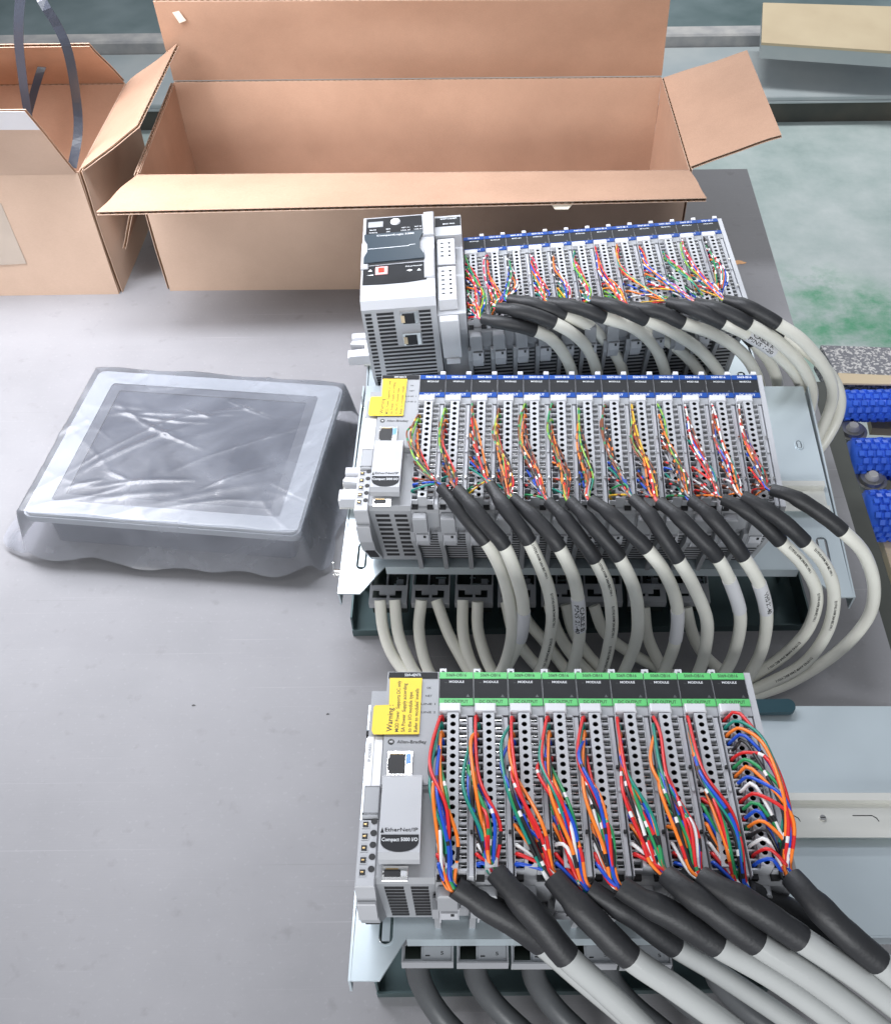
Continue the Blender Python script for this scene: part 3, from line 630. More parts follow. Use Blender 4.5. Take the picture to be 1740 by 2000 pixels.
vt = []; vb = []
for j in range(ny_+1):
    for i in range(nx_+1):
        u, v = -1+2*i/nx_, -1+2*j/ny_
        sx = ex*(1+.05*noise.noise(Vector((v*3, 0, 5)))*(abs(u))**3+(.06 if u > 0 and v > 0 else 0)*v*abs(u)**3); sy = ey*(1+.06*noise.noise(Vector((u*3.4, 0, 8)))*abs(v)**3)
        k_ = 1-.10*(abs(u)*abs(v))**6
        x, y = u*(sx+(16 if u < 0 else 0)*(1-.4*v)*u*u)*k_, v*sy*k_
        z = bagz(x, y, u, v); vt.append((x, y, z)); e = max(abs(u), abs(v)); vb.append((x, y, min(z-.4, 6 if e > .8 else 7)*(1) if e < .999 else z-.3))
fs = [(j*(nx_+1)+i, j*(nx_+1)+i+1, (j+1)*(nx_+1)+i+1, (j+1)*(nx_+1)+i) for j in range(ny_) for i in range(nx_)]
bag.add(vt, fs, 0, True); 
bo = bag.build('plastic_bag', M['film'])
bo.matrix_world = RH; tag(bo, 'crumpled clear plastic bag wrapped round the touch screen', 'plastic bag')

# ------------------------------------------------------------------ I/O modules
NL = 18; PITCH = 5.75; Y0 = -37.0
BASE = 105.0
def make_module(kind):
    """local origin: base, left back corner; face at z=105"""
    grn = kind == 'green'
    mk = 'green' if grn else 'blue'
    t = thing('io_module', '', 'module')
    off = (0, 0, BASE)
    body, tb_m = ('plastic', 'plastic2')
    b = MB()
    b.prismx([(0, -1), (-33.5, -1), (-33.5, -7), (-140, -7), (-143, -9), (-143.5, -27), (-116, -105), (0, -105)], .15, 21.85)
    b.box(.15, 21.85, -.2, -33.5, -1, 0)
    b.build('housing', M[body], t, off)
    # top labels
    b = MB(); b.box(.4, 21.6, -5.6, -20.8, 0.02, 0.5); b.build('name_plate', M['plate'], t, off)
    for y0, y1 in ((-.4, -5.4), (-21.0, -26.3)):
        b = MB(); b.box(.3, 21.7, y0, y1, 0.02, .8); b.build('marker_strip', M[mk], t, off)
    b = MB()
    put_text(b, '5069-OB16' if grn else '5069-IB16', 3.4, 11, -2.9, .86, width=13 if grn else 12, mi=0 if grn else 1)
    put_text(b, 'MODULE', 2.5, 11.2, -8.0, .56, width=9.5, mi=1)
    put_text(b, '--', 2.5, 4.4, -8.4, .56, mi=2)
    put_text(b, 'DC OUTPUT' if grn else 'DC INPUT', 3.4, 11, -23.7, .86, width=15 if grn else 13, mi=0 if grn else 1)
    b.add([(17.2, -19.9, .55), (19.6, -19.9, .55), (18.4, -17.6, .55)], [(0, 1, 2)], 2)
    b.build('lettering', [M['ink'], M['inkw'], M['cable_dark']], t, off)
    # latch and hanging tab
    b = MB(); b.box(.7, 13.9, -26.6, -33.2, -.9, 4.2, 0, .7); b.box(4.4, 8.6, -33.3, -35.6, -5, -2.5, 1); b.build('latch', [M['white'], M['dark']], t, off)
    b = MB()
    if grn: b.plate([[(.2, 0.3), (4.6, 0.3), (4.6, 5.4), (.2, 5.4)], [(1.6, 1.8), (1.6, 3.6), (3.4, 3.6), (3.4, 1.8)]], -9, -3)
    else: b.box(17.3, 21.7, .2, 3.8, -6, 1.4, 0, .5)
    b.build('top_tab', M['white'], t, off)
    # removable terminal block
    b = MB()
    b.box(.5, 5.4, -34.6, -141.3, -7, -4.2, 1)                         # wire pockets floor, dark
    for r in range(NL+1):
        y = Y0+PITCH/2-PITCH*r; b.box(.4, 5.4, y-.55, y+.55, -4.1, .8, 0)
    b.box(.3, .75, -34.4, -141.6, -4.15, 1.0, 0)
    for r in range(NL):
        y = Y0-PITCH*r; b.holeplate(5.5, 12.7, y-PITCH/2, y+PITCH/2, 4.0, (9.1, y), 1.75, 6)
    ye = Y0-PITCH*(NL-.5)
    b.add([(5.5, Y0+PITCH/2, 4), (5.5, ye, 4), (5.5, ye, -6.9), (5.5, Y0+PITCH/2, -6.9), (12.7, Y0+PITCH/2, 4), (12.7, ye, 4), (12.7, ye, -6.9), (12.7, Y0+PITCH/2, -6.9)], [(0, 1, 2, 3), (7, 6, 5, 4), (1, 5, 6, 2), (0, 3, 7, 4)], 0)
    b.box(5.6, 12.6, -34.2, -34.15, -6, 3.5, 0)
    b.box(12.8, 17.6, -34.6, -141.3, -7, -4.4, 1)
    for r in range(NL+1):
        y = Y0+PITCH/2-PITCH*r; b.box(12.8, 17.5, y-.7, y+.7, -4.3, .6, 0)
        if r < NL: b.box(12.9, 14.4, y-1.9, y-3.9, -4.3, -1.0, 0); b.box(13.2, 17.3, y-2.5, y-3.0, -4.3, -.6, 2)
    b.box(17.6, 18.1, -34.4, -141.6, -4.2, 1.0, 0)
    b.build('terminal_block', [M[tb_m], M['dark'], M['steel']], t, off)
    b = MB(); b.box(18.3, 21.4, -34.3, -141.2, -6.8, -.6, 0, .4); b.box(18.9, 20.6, -85, -87.5, -.5, .8, 0); b.build('side_rail', M['strip'], t, off)
    for yc in (-70.5, -113.5):
        b = MB(); b.box(19.4, 21.0, yc, yc-1.7, -.55, 1.6, 0); b.build('rail_clip', M['steel' if not grn else 'dark'], t, off)
    # lower end: cover, clear latch, posts, vents
    b = MB(); b.box(1.2, 12.4, -142.5, -150, -26, -8, 0, 1.0); b.build('end_cover', M[body], t, off)
    b = MB(); b.prismx([(-143.6, -28), (-150.5, -28), (-150.5, -36), (-146, -47), (-141, -52), (-137, -46), (-139, -38)], 3.0, 12.6)
    b.box(8.6, 10.6, -150.6, -150.8, -31.5, -28.6, 1); b.box(2.2, 3.0, -141, -149, -44, -26, 0); b.box(12.6, 13.4, -141, -149, -40, -26, 0)
    b.build('release_latch', [M['strip'], M['dark']], t, off)
    b = MB(); b.prismx([(-142, -26), (-149, -26), (-149, -38), (-131, -80), (-124, -112), (-119, -112), (-119, -60)], -1.9, 1.9); b.build('post', M[body], t, off)
    b = MB()
    def yfr(z):                                                         # front of the slanted housing at height z
        return -143.5+(-27-z)*.353
    for k_ in range(15):
        z = -34-k_*6.2
        if z < -100: break
        yy = yfr(z); x0 = 14.2 if z > -50 else 2.4
        b.box(x0, 19.6, yy-1.8, yy+1.0, z-2.4, z, 0)
    b.build('vent_slat', M[body], t, off)
    b = MB()
    for k_ in range(15):
        z = -34-k_*6.2
        if z < -100: break
        yy = yfr(z-3); x0 = 14.2 if z > -50 else 2.4
        b.box(x0, 19.6, yy-1.3, yy+2.0, z-6.1, z-2.5, 0)
    b.build('vent_gap', M['dark'], t, off)
    return t
def copy_tree(o, parent=None):
    c = o.copy(); COL.objects.link(c); c.parent = parent
    if parent is not None: c.matrix_parent_inverse = o.matrix_parent_inverse.copy(); c.matrix_basis = o.matrix_basis.copy()
    for ch in o.children: copy_tree(ch, c)
    return c
used = {}
def put_module(kind, R, i, label, group):
    if kind not in used: used[kind] = make_module(kind); o = used[kind]
    else: o = copy_tree(used[kind])
    o.matrix_world = R @ T3((22*i, 0, -BASE)); o['label'] = label; o['group'] = group; o['category'] = 'module'
    return o
def nm(i, n, what, rack):
    if i == n-1: return 'rightmost %s in the %s' % (what, rack)
    return '%s %s from the left in the %s' % (ORD[i], what, rack)
for i in range(9): put_module('green', RB, i, nm(i, 9, 'green striped output module', 'front rack'), 'green striped output modules of the front rack')
for i in range(13): put_module('blue', RM, i, nm(i, 13, 'blue striped input module', 'middle rack'), 'blue striped input modules of the middle rack')
for i in range(12): put_module('blue', RT, i, nm(i, 12, 'blue striped input module', 'rear rack'), 'blue striped input modules of the rear rack')
# end cap strips on the right of each rack
for R, n, lab in ((RB, 9, 'front'), (RM, 13, 'middle'), (RT, 12, 'rear')):
    b = MB(); b.prismx([(.5, 0), (-142, 0), (-143.5, -27), (-116, -105), (.5, -105)], 0.1, 4.2)
    o = b.build('end_cap', M['plastic2'], None, (0, 0, BASE)); o.matrix_world = R @ T3((22*n, 0, -BASE)); tag(o, 'plain grey end cap closing the right side of the %s rack' % lab, 'end cap', 'end caps of the racks')

# ------------------------------------------------------------------ adapters
def rj45(t, x, y, z, w=15, h=17, blue=False, off=(0, 0, 0), rot=False):
    b = MB(); b.box(x, x+w, y-h, y, z, z+1.0, 0, .2)
    b.box(x+1.2, x+w-4.2, y-h+2.5, y-2.2, z+.9, z+1.15, 1)
    b.box(x+.4, x+1.3, y-h+5, y-5, z+.9, z+1.2, 1)
    if blue: b.box(x+w-4.0, x+w-1.0, y-9, y-2, z+.9, z+1.1, 2)
    else: b.box(x+w-4.0, x+w-1.2, y-h+3, y-3, z+.9, z+1.1, 3)
    b.box(x+2.0, x+w-5.5, y-2.2, y-1.4, z+.9, z+1.15, 4)
    return b.build('network_socket', [M['steel'], M['dark'], mat('blue_tab', (.15, .35, .75), .4), M['white'], M['brass']], t, off)
def adapter(R, label):
    t = thing('network_adapter', label, 'adapter', R @ T3((0, 0, -BASE)), 'network adapters at the left of the racks'); off = (0, 0, BASE)
    b = MB()
    b.prismx([(0, -1), (-84, -1), (-84, -4), (-140, -4), (-142, -8), (-119, -105), (0, -105)], -33.2, -.1)
    b.prismx([(-2, -18), (-146, -18), (-147, -40), (-143, -58), (-119, -105), (-2, -105)], -44.5, -33.3)
    b.box(-33.2, -.1, .3, -83, -.9, 0, 0)
    b.box(-43, -33.3, -28, -104, -17.9, -2, 0, .8)
    b.build('housing', M['plastic'], t, off)
    b = MB(); b.box(-32.5, -1.0, -.5, -5, .05, .6); b.box(-45.5, -42.5, -36, -39.5, -17, -13); b.build('name_plate', M['plate'], t, off)
    b = MB(); b.plate([[(-31.6, -5.6), (-10.9, -5.6), (-11.6, -48.4), (-39.5, -48.6), (-40.8, -46), (-40.6, -28.4), (-39.6, -27.0), (-31.1, -26.6)]], 1.0, 1.35); b.build('warning_sticker', M['yellow'], t, off)
    b = MB(); put_text(b, '5069-AENTR', 3.0, -17, -2.8, .68, width=10.5, mi=1)
    R90 = rad(90)
    put_text(b, 'Warning :', 4.8, -29.8, -36.5, 1.4, R90, width=20)
    for k_, (s_, w_) in enumerate((('MOD Power  Supports DC only', 39), ('SA Power  Supply according', 37), ("to the I/O module type.", 31), ("Refer to modules' installs", 33))):
        put_text(b, s_, 3.3, -25.4+k_*3.9, -47+w_/2, 1.4, R90, width=w_)
    for k_, s_ in enumerate(('OK', 'NET', 'LINE 1', 'LINE 2')): put_text(b, s_, 2.2, -6.4, -12.5-k_*6.3, .06, width=1.5*len(s_) if len(s_) > 3 else 1.4*len(s_))
    b.cyl((-28.6, -53.3), 2.0, .05, .2, 14); put_text(b, 'Allen-Bradley', 3.2, -16, -53.4, .15, width=18)
    put_text(b, 'AB', 2.0, -28.6, -53.3, .24, mi=1, width=2.2)
    put_text(b, '⚠', 2.5, -29, -82, .1)
    b.build('lettering', [M['ink'], M['inkw']], t, off)
    b = MB(); b.box(-43.2, -33.8, -48.5, -83, -1.9, -1.5, 0); b.box(-39.2, -38.8, -48.5, -83, -1.45, -1.38, 1); put_text(b, 'IP ADDRESS', 2.4, -41.2, -60, -1.4, rad(90), width=13, mi=1); b.build('address_label', [M['label'], M['plastic']], t, off)
    rj45(t, -30.2, -60.5, .1, 15.2, 18.4, True, off)
    b = MB(); b.prismx([(-80, .1), (-134, .1), (-134, 5.5), (-131, 8.2), (-83, 8.2), (-80, 5.5)], -31.6, -8.6)
    d_ = b.build('door', M['plastic2'], t, off)
    b = MB()
    arc = [(-30.6, -120.2), (-9.4, -120.2), (-9.4, -124.5)]+[(-20+10.6*math.cos(an), -124.5-6.2*math.sin(an)) for an in [rad(9*k_) for k_ in range(1, 20)]]+[(-30.6, -124.5)]
    b.plate([arc], 8.3, 8.5, 0); put_text(b, 'EtherNet/IP', 3.3, -19.4, -117.2, 8.32, width=18.5); put_text(b, 'Compact 5000 I/O', 3.2, -20, -123.4, 8.6, width=20, mi=1)
    b.add([(-31, -119, 8.3), (-29, -119, 8.3), (-30, -115.5, 8.3)], [(0, 1, 2)], 0)
    b.build('logo', [M['plate'], M['inkw']], d_, off)
    # power terminals on the lower left part
    b = MB(); b.box(-44.4, -33.4, -104.5, -146, -17.9, -3.0, 0, .6)
    for k_ in range(5):
        y = -108-7.4*k_; b.box(-42.8, -38.4, y-2.3, y+2.3, -2.95, -2.6, 0); b.box(-42.2, -39.0, y-1.7, y+1.7, -2.59, -2.4, 1); b.box(-41.6, -40, y-.4, y+.5, -2.39, -2.1, 2)
        b.cyl((-35.8, y+2.2), 1.9, -2.95, -2.7, 14, 1)
    b.box(-44.4, -33.4, -146.2, -149, -40, -20, 0, .6)
    b.build('power_terminal_block', [M['plastic2'], M['dark'], M['brass']], t, off)
    b = MB(); put_text(b, 'MOD POWER', 2.2, -38.6, -101.5, -1.9, width=9.5); b.build('lettering', M['ink'], t, off)
    rj45(t, -29.5, -135.2, -.5, 14.5, 9, False, off)
    # vents on the sloping lower end
    b = MB(); g = MB()
    def yy(z): return -142+(-8-z)*.237
    for k_ in range(10):
        z = -14-k_*8.6
        y = yy(z)
        for x0, x1 in ((-29, -18), (-14, -4)):
            g.box(x0, x1, y-.1, y+2, z-3.4, z, 0)
    def y2(z): return -143+(-58-z)*.51
    for k_ in range(5):
        z = -62-k_*6; y = y2(z); g.box(-42.5, -34.5, y-.3, y+1, z-2, z, 0)
    g.build('vent_slot', M['dark'], t, off)
    return t
adapter(RB, 'grey network adapter with bright yellow warning sticker at the left of the front rack')
adapter(RM, 'grey network adapter with yellow sticker at the left of the middle rack')

# controller of the rear rack
def controller():
    R = RT @ T3((0, 0, -BASE)); t = thing('controller', 'wide pale controller with black face at the left of the rear rack', 'controller', R); off = (0, 0, BASE); zt = 31
    b = MB()
    b.prismx([(0, zt), (-118, zt), (-134, zt-2), (-140, zt-8), (-141, -55), (-118, -105), (0, -105)], -99, -28)
    b.box(-38, -27.6, -.5, -40, zt, zt+3, 0, .8); b.box(-38, -27.8, -62, -108, zt, zt+2, 0, 1)
    b.box(-99.5, -92, -45, -88, zt-.5, zt+2, 0, 1)
    b.build('housing', M['plastic2'], t, off)
    b = MB(); z = zt+.1
    b.plate([[(-96, -2.5), (-40, -2.5), (-39, -31), (-96, -31)]], z, z+.6, 0)
    curve = [(-97, -33.5), (-39, -32.5), (-39, -38), (-42, -47), (-42, -62), (-38, -72), (-37.5, -79), (-96.5, -81), (-96.5, -72), (-93.5, -63), (-93.5, -50), (-96.5, -42)]
    b.plate([curve[::-1]], z+1.8, z+3, 1)
    b.plate([[(-97, -83.5), (-37, -82), (-36, -110), (-55, -112.5), (-80, -113), (-97, -112)]], z, z+.6, 0)
    b.build('face_panel', [M['plate'], M['plate_blue']], t, off)
    b = MB(); b.cyl((-66.5, -11.5), 5.2, z+.65, z+2, 20, 1, 4.6); b.box(-94, -79, -9, -18.5, z+.62, z+.9, 2); b.build('status_display', [M['plastic'], M['white'], M['plastic']], t, off)
    b = MB()
    put_text(b, '0:0:0', 4, -86.5, -16, z+.95, width=12, mi=0)
    for x, y, s_, w_ in ((-89, -23, 'RUN', 6), (-88.5, -27.8, 'FORCE', 8), (-73.5, -23, 'SD', 4.5), (-73.5, -27.6, 'OK', 4), (-56, -22.6, 'NET A1', 8), (-56, -27.2, 'LINK A1', 9), (-43.5, -22.2, 'NET A2', 7), (-43.5, -26.8, 'LINK A2', 8)):
        put_text(b, s_, 2.6, x, y, z+.7, width=w_)
    put_text(b, 'CompactLogix 5380', 3.6, -66, -37.2, z+3.1, width=37)
    b.plate([[(-93, -59.0), (-53, -58.0), (-51, -56.2), (-46, -56.2), (-46, -55.6), (-51.4, -55.6), (-53.4, -57.3), (-93, -58.4)]], z+3.02, z+3.1)
    put_text(b, 'EtherNet/IP', 2.6, -48, -88, z+.7, width=16); pass
    b.add([(-92, -92, z+.7), (-88, -92, z+.7), (-90, -88.5, z+.7), (-45, -96, z+.7), (-41, -96, z+.7), (-43, -92.5, z+.7)], [(0, 1, 2), (3, 4, 5)])
    b.plate([[(-55, -94.5), (-52, -92.8), (-49, -94.5), (-52, -96.2)]], z+.65, z+.7); b.plate([[(-94, -98), (-87, -97.2), (-87, -98.8)]], z+.65, z+.7)
    b.build('lettering', M['inkw'], t, off)
    b = MB(); b.box(-85, -73, -86.5, -98.5, z+.65, z+1.6, 0, .3); b.box(-82, -76.5, -89.5, -96, z+1.62, z+2.4, 1); b.build('mode_switch', [mat('pink_rim', (.8, .45, .45), .4), M['red']], t, off)
    # dual sockets and vents on the lower end
    def yfr(z_):
        return -141 if z_ > -55 else -141+(-55-z_)*.46
    g = MB()
    for k_ in range(27):
        z_ = 19-k_*4.5
        if z_ < -101: break
        y = yfr(z_)
        for x0, x1 in ((-96, -90), (-85, -69), (-45, -34)) if z_ > -20 else ((-96, -90), (-85, -34)):
            if z_ > -46 and x0 == -85 and k_ > 8: pass
            g.box(x0, x1, y-.3, y+1, z_-2.0, z_, 0)
    g.build('vent_slot', M['dark'], t, off)
    for z_ in (20, -5):
        b = MB(); y = yfr(z_-8)-1.5; b.box(-63, -46, y, y+3, z_-14, z_, 0); b.box(-61, -49.5, y-.3, y+1, z_-13.5, z_-2, 1); b.box(-62.5, -59, y-.45, y+1, z_-12, z_-4, 2)
        b.build('network_socket', [M['steel'], M['dark'], M['wood']], t, off)
    # power section beside it
    zz_ = 27
    b = MB(); b.prismx([(0, zz_), (-34, zz_), (-36, 14), (-143, 14), (-144, -4), (-128, -60), (-118, -105), (0, -105)], -27.4, -.6); b.build('power_section', M['plastic2'], t, off)
    b = MB(); b.box(-26.8, -1.2, -4, -18.5, zz_+.05, zz_+.7); b.build('name_plate', M['plate'], t, off)
    b = MB(); put_text(b, '5069-L320ER', 3, -13, -6.5, zz_+.8, width=17); put_text(b, 'MOD PWR', 3, -13, -15.5, zz_+.8, width=12); b.build('lettering', M['inkw'], t, off)
    for (y0, nrow, h_) in ((-38, 4, 42), (-84, 6, 52)):
        b = MB(); b.box(-25.5, -8, y0, y0-h_, 14.05, 26, 0, .8); b.box(-26.2, -20, y0+.5, y0-2.5, 20, 24, 1)
        for r in range(nrow):
            y = y0-8-r*7
            b.cyl((-13.5, y), 1.4, 26.02, 26.3, 12, 1); b.box(-22.5, -18.5, y-1.3, y+1.3, 26.02, 26.2, 2); b.box(-21.7, -19.6, y-.8, y+.8, 26.21, 26.4, 1)
        b.build('terminal_block', [M['white'], M['dark'], M['plastic']], t, off)
    b = MB(); b.box(-25.5, -8, -143.5, -152, -30, 14, 0, 1.0); b.box(-23, -10, -144, -154, -36, -30.2, 0, .6); b.build('end_latch', M['white'], t, off)
    return t
controller()

# ------------------------------------------------------------------ mounting chassis
def uslot(cx, cy, w, l, n=6):
    pts = [(cx+w/2*math.cos(rad(180*i/n)), cy+l/2-w/2+w/2*math.sin(rad(180*i/n))) for i in range(n+1)]
    pts += [(cx-w/2*math.cos(rad(180*i/n)), cy-l/2+w/2-w/2*math.sin(rad(180*i/n))) for i in range(n+1)]
    return pts
def chassis(R, label, xa, xb, ybk, yfr, ear, tray, rail=(-80, 0), slots=(), cutl=22, cutr=22, zp=-112):
    Ri = R.inverted()
    t = thing('mounting_chassis', label, 'chassis', R @ T3((0, 0, zp)), 'zinc plated rack chassis')
    off = (0, 0, -zp); TI = (R @ T3((0, 0, zp))).inverted()
    outl = [(xa, ybk), (xa-2, yfr-ear), (xa+16, yfr-ear), (xa+cutl+14, yfr), (xb-cutr-20, yfr), (xb-13, yfr-ear), (xb, yfr-ear), (xb-4, ybk)]
    b = MB(); b.plate([outl]+[uslot(*s_) for s_ in slots], zp, zp+1.8)
    # folded front flange
    b.box(xa+cutl+14, xb-cutr-20, yfr-1.6, yfr-.05, zp-9, zp+1.7)
    b.box(xa-3.7, xa-2.1, yfr-ear, ybk, zp-16, zp+1.7)
    b.box(xb+.1, xb+1.7, yfr-ear, ybk, zp-16, zp+1.7)
    b.build('mounting_plate', M['zinc'], t, off)
    # rims round the slots
    for s_ in slots:
        b = MB(); o_ = uslot(s_[0], s_[1], s_[2]+2.2, s_[3]+2.2); b.plate([o_, uslot(*s_)[::-1]], zp+1.85, zp+2.6)
        b.box(s_[0]-s_[2]*.28, s_[0]+s_[2]*.28, s_[1]-s_[3]*.38, s_[1]+s_[3]*.42, zp+.4, zp+2.2)
        b.build('slot_tongue', M['zinc'], t, off)
    # DIN rail, hat profile
    y0, y1 = -28.0, -63.0; x0, x1 = rail
    b = MB(); prof = [(y0, zp+7.2), (y0-5, zp+7.2), (y0-5, zp+1.9), (y1+5, zp+1.9), (y1+5, zp+7.2), (y1, zp+7.2), (y1, zp+8.2), (y1+6, zp+8.2), (y1+6, zp+2.9), (y0-6, zp+2.9), (y0-6, zp+8.2), (y0, zp+8.2)]
    b.prismx(prof, x0, x1); b.build('din_rail', M['zinc_y'], t, off)
    b = MB()
    for xx in ((270,) if R is RB else (300, 340)):
        if R is not RT: b.cyl((xx, (y0+y1)/2), 2.6, zp+2.95, zp+4.4, 14, 0, 2.2); b.box(xx-1.6, xx+1.6, (y0+y1)/2-.3, (y0+y1)/2+.3, zp+4.42, zp+4.6, 1)
    if b.v: b.build('rail_screw', [M['steel'], M['dark']], t, off)
    if R is RB:
        for xx in (236, 292):
            b = MB(); b.plate([[(xx, -43), (xx+14, -43), (xx+17, -45), (xx+18, -48), (xx+17.4, -48), (xx+16.4, -45.6), (xx+14, -43.7), (xx, -43.7)]], zp+2.92, zp+3.0); b.build('punched_slot', M['dark'], t, off)
        b = MB(); b.box(215, 412, -54.9, -55.3, zp+2.92, zp+3.0); b.build('bend_line', M['cable_dark'], t, off)
    # tray standing on the bench
    tx0, tx1, ty0, ty1 = tray; hgt = loc(R, 50, -60, zp-12).z
    b = MB(); th = 1.6
    b.box(tx0, tx1, ty0, ty1, .1, 2.0); b.box(tx0, tx1, ty0-.1, ty0+th, 2.1, 9); b.box(tx0, tx0+th, ty0+2, ty1-2, 2.1, 26); b.box(tx1-th, tx1, ty0+2, ty1-2, 2.1, 26)
    b.box(tx0, tx1, ty1-th, ty1+.1, 2.1, hgt-4)
    b.build('tray', M['zinc_shade'], t, mat=TI)
    for xx in (tx0+8, tx1-14):
        for yy in (ty0+55, ty1-30):
            b = MB(); b.box(xx, xx+6, yy, yy+14, 2.05, loc(R, tol(R, (xx, yy, 90)).x, tol(R, (xx, yy, 90)).y, zp-.5).z); b.build('upright', M['zinc_shade'], t, mat=TI)
    return t
chassis(RM, 'zinc plated chassis carrying the middle rack', -68, 372, 100, -122, 30, (P(690, 1240).x, P(1572, 1240).x, P(900, 1240).y, 790), (-78, 366), slots=((-53.5, -112, 9, 30), (354, -105, 10, 34), (352, 22, 5, 10)))
chassis(RB, 'zinc plated chassis carrying the front rack', -52, 420, 52, -130, 28, (P(738, 1945).x, 205, P(900, 1947).y, 395), (-20, 418), slots=((-33.5, -124, 9, 22),), cutl=18)
chassis(RT, 'zinc plated chassis carrying the rear rack', -112, 300, 24, -128, 34, (-125, 285, 800, 930), (-118, 292), slots=((282, -125, 8, 26), (-100, -125, 8, 26)))
# shiny side screws at the left ends
for (px, py, z, lab) in ((657, 1120, 70, 'small shiny screw on the left edge of the middle chassis'), (700, 1838, 85, 'small shiny screw on the left edge of the front chassis'), (712, 800, 95, 'small shiny screw left of the middle adapter sticker')):
    p = P(px, py, z); t = thing('screw', lab, 'screw', T3(p)); b = MB(); b.tube([V(-2, 0, 0), V(4, 0, 0)], 4.2, 12); b.build('head', M['steel'], t); b = MB(); b.tube([V(4.1, 0, 0), V(15, 0, 0)], 2.0, 8); b.build('shank', M['steel'], t)
    b = MB(); b.tube(spline([V(0, -4, 0), V(-1, -5, 10), V(0, -6, 22)], 4), .7, 6); b.build('wire_tail', M['steel'], t)
# plastic rail end stops
def endstop(R, x, label):
    t = thing('rail_end_stop', label, 'end stop', R @ T3((x, -45, -104)), 'pale plastic rail end stops')
    b = MB(); b.plate([[(-30, -17), (10, -17), (10, 15), (-24, 17), (-28, 6), (-12, 4), (-12, -3), (-30, -4)]], 0, 10); b.build('body', M['white'], t)
    b = MB(); b.box(-26, 9, 12, 20, 10.1, 14, 0, 1); b.build('rib', M['white'], t)
    b = MB(); b.box(-28, 9, -17, -11, 10.1, 12, 0, .6); b.build('rib', M['white'], t)
endstop(RM, -48, 'pale plastic end stop clamped on the rail left of the middle adapter')
endstop(RT, -104, 'pale plastic end stop at the left foot of the rear controller')
# small teal bracket tab behind the front rack on the right
p = P(1420, 1378, 95)
b = MB(); b.plate([rrect(34, 6, 5)], -4, 0); o = b.build('bracket_tab', mat('dark_teal_paint', (.015, .05, .065), .35)); o.location = (P(1466, 1379, 108))*.001; tag(o, 'dark rounded bracket tab behind the front rack chassis on the right', 'bracket')
b = MB()
for (x, y) in ((1340, 1612), (1545, 1612)): pass

# ------------------------------------------------------------------ connector blocks under the chassis
def connector(R, x, y, z, w, label, two, group):
    t = thing('connector_block', label, 'connector', R @ T3((x, y, z)), group)
    b = MB(); d0, d1 = 0, 20
    # top frame with sockets, z=0 is its top
    if two:
        b.plate([[(0, 0), (w, 0), (w, 20), (0, 20)], [(3, 6), (3, 15), (9, 15), (9, 10), (w/2-1.2, 10), (w/2-1.2, 6)], [(w/2+1.2, 6), (w/2+1.2, 10), (w-11, 10), (w-11, 15), (w-5, 15), (w-5, 6)]], -2, 0)
    else:
        b.plate([[(0, 0), (w, 0), (w, 17), (0, 17)], [(2, 3), (2, 12), (4.5, 14.5), (12.5, 14.5), (12.5, 3)]], -2, 0)
        b.box(14, w-1.5, 1.8, 15, .05, .6, 0); b.plate([[(0, 0), (w, 0), (w, 17), (0, 17)], [(1.1, 1.1), (1.1, 15.9), (w-1.1, 15.9), (w-1.1, 1.1)]], .05, 1.6, 0)
    b.box(0, w, 0, 1.2, -8, -2.1); b.box(0, 1.2, 1.3, 50, -8, -2.1); b.box(w-1.2, w, 1.3, 50, -8, -2.1)
    b.box(0, 1.2, 20.1, 50, -2.1, 1.5); b.box(w-1.2, w, 20.1, 50, -2.1, 1.5)
    b.build('frame', M['plastic'], t)
    b = MB(); b.box(1.3, w-1.3, 6, 49, -25, -12); b.build('board', M['pcb'], t)
    b = MB()
    for k_ in range(5): b.box(w*.5+random.uniform(-8, 14), w*.5+random.uniform(-8, 14)+3, 24+k_*4, 26+k_*4, -12, -8+random.uniform(0, 3))
    b.build('contact', M['steel'], t)
    b = MB(); b.box(w*.68, w*.68+6, 24, 30, -12, -5, 0); b.box(w*.40, w*.40+1.5, 22, 40, -12, -5, 0); b.build('component', M['plastic'], t)
    b = MB(); put_text(b, '5', 3.2, w*.78, 6.5, .65, width=2.0); b.box(w*.5-1.5, w*.5+1.5, 4.5, 5.4, .62, .68)
    if not two: b.build('lettering', M['ink'], t)
    return t
px0 = [720, 803, 888, 972, 1057, 1141, 1226, 1311]
for i, px in enumerate(px0):
    lo = tol(RM, P(px, 1180, loc(RM, 20, -160, -148).z))
    connector(RM, lo.x, lo.y, -148, 34.5, nm(i, 8, 'twin socket connector block', 'row under the middle rack'), True, 'twin socket connector blocks under the middle rack')
for i, px in enumerate([784, 892, 999, 1106, 1213]):
    lo = tol(RB, P(px, 1884, loc(RB, 20, -150, -122).z))
    connector(RB, lo.x, lo.y, -122, 33.5, nm(i, 5, 'single socket connector block', 'row under the front rack'), False, 'single socket connector blocks under the front rack')

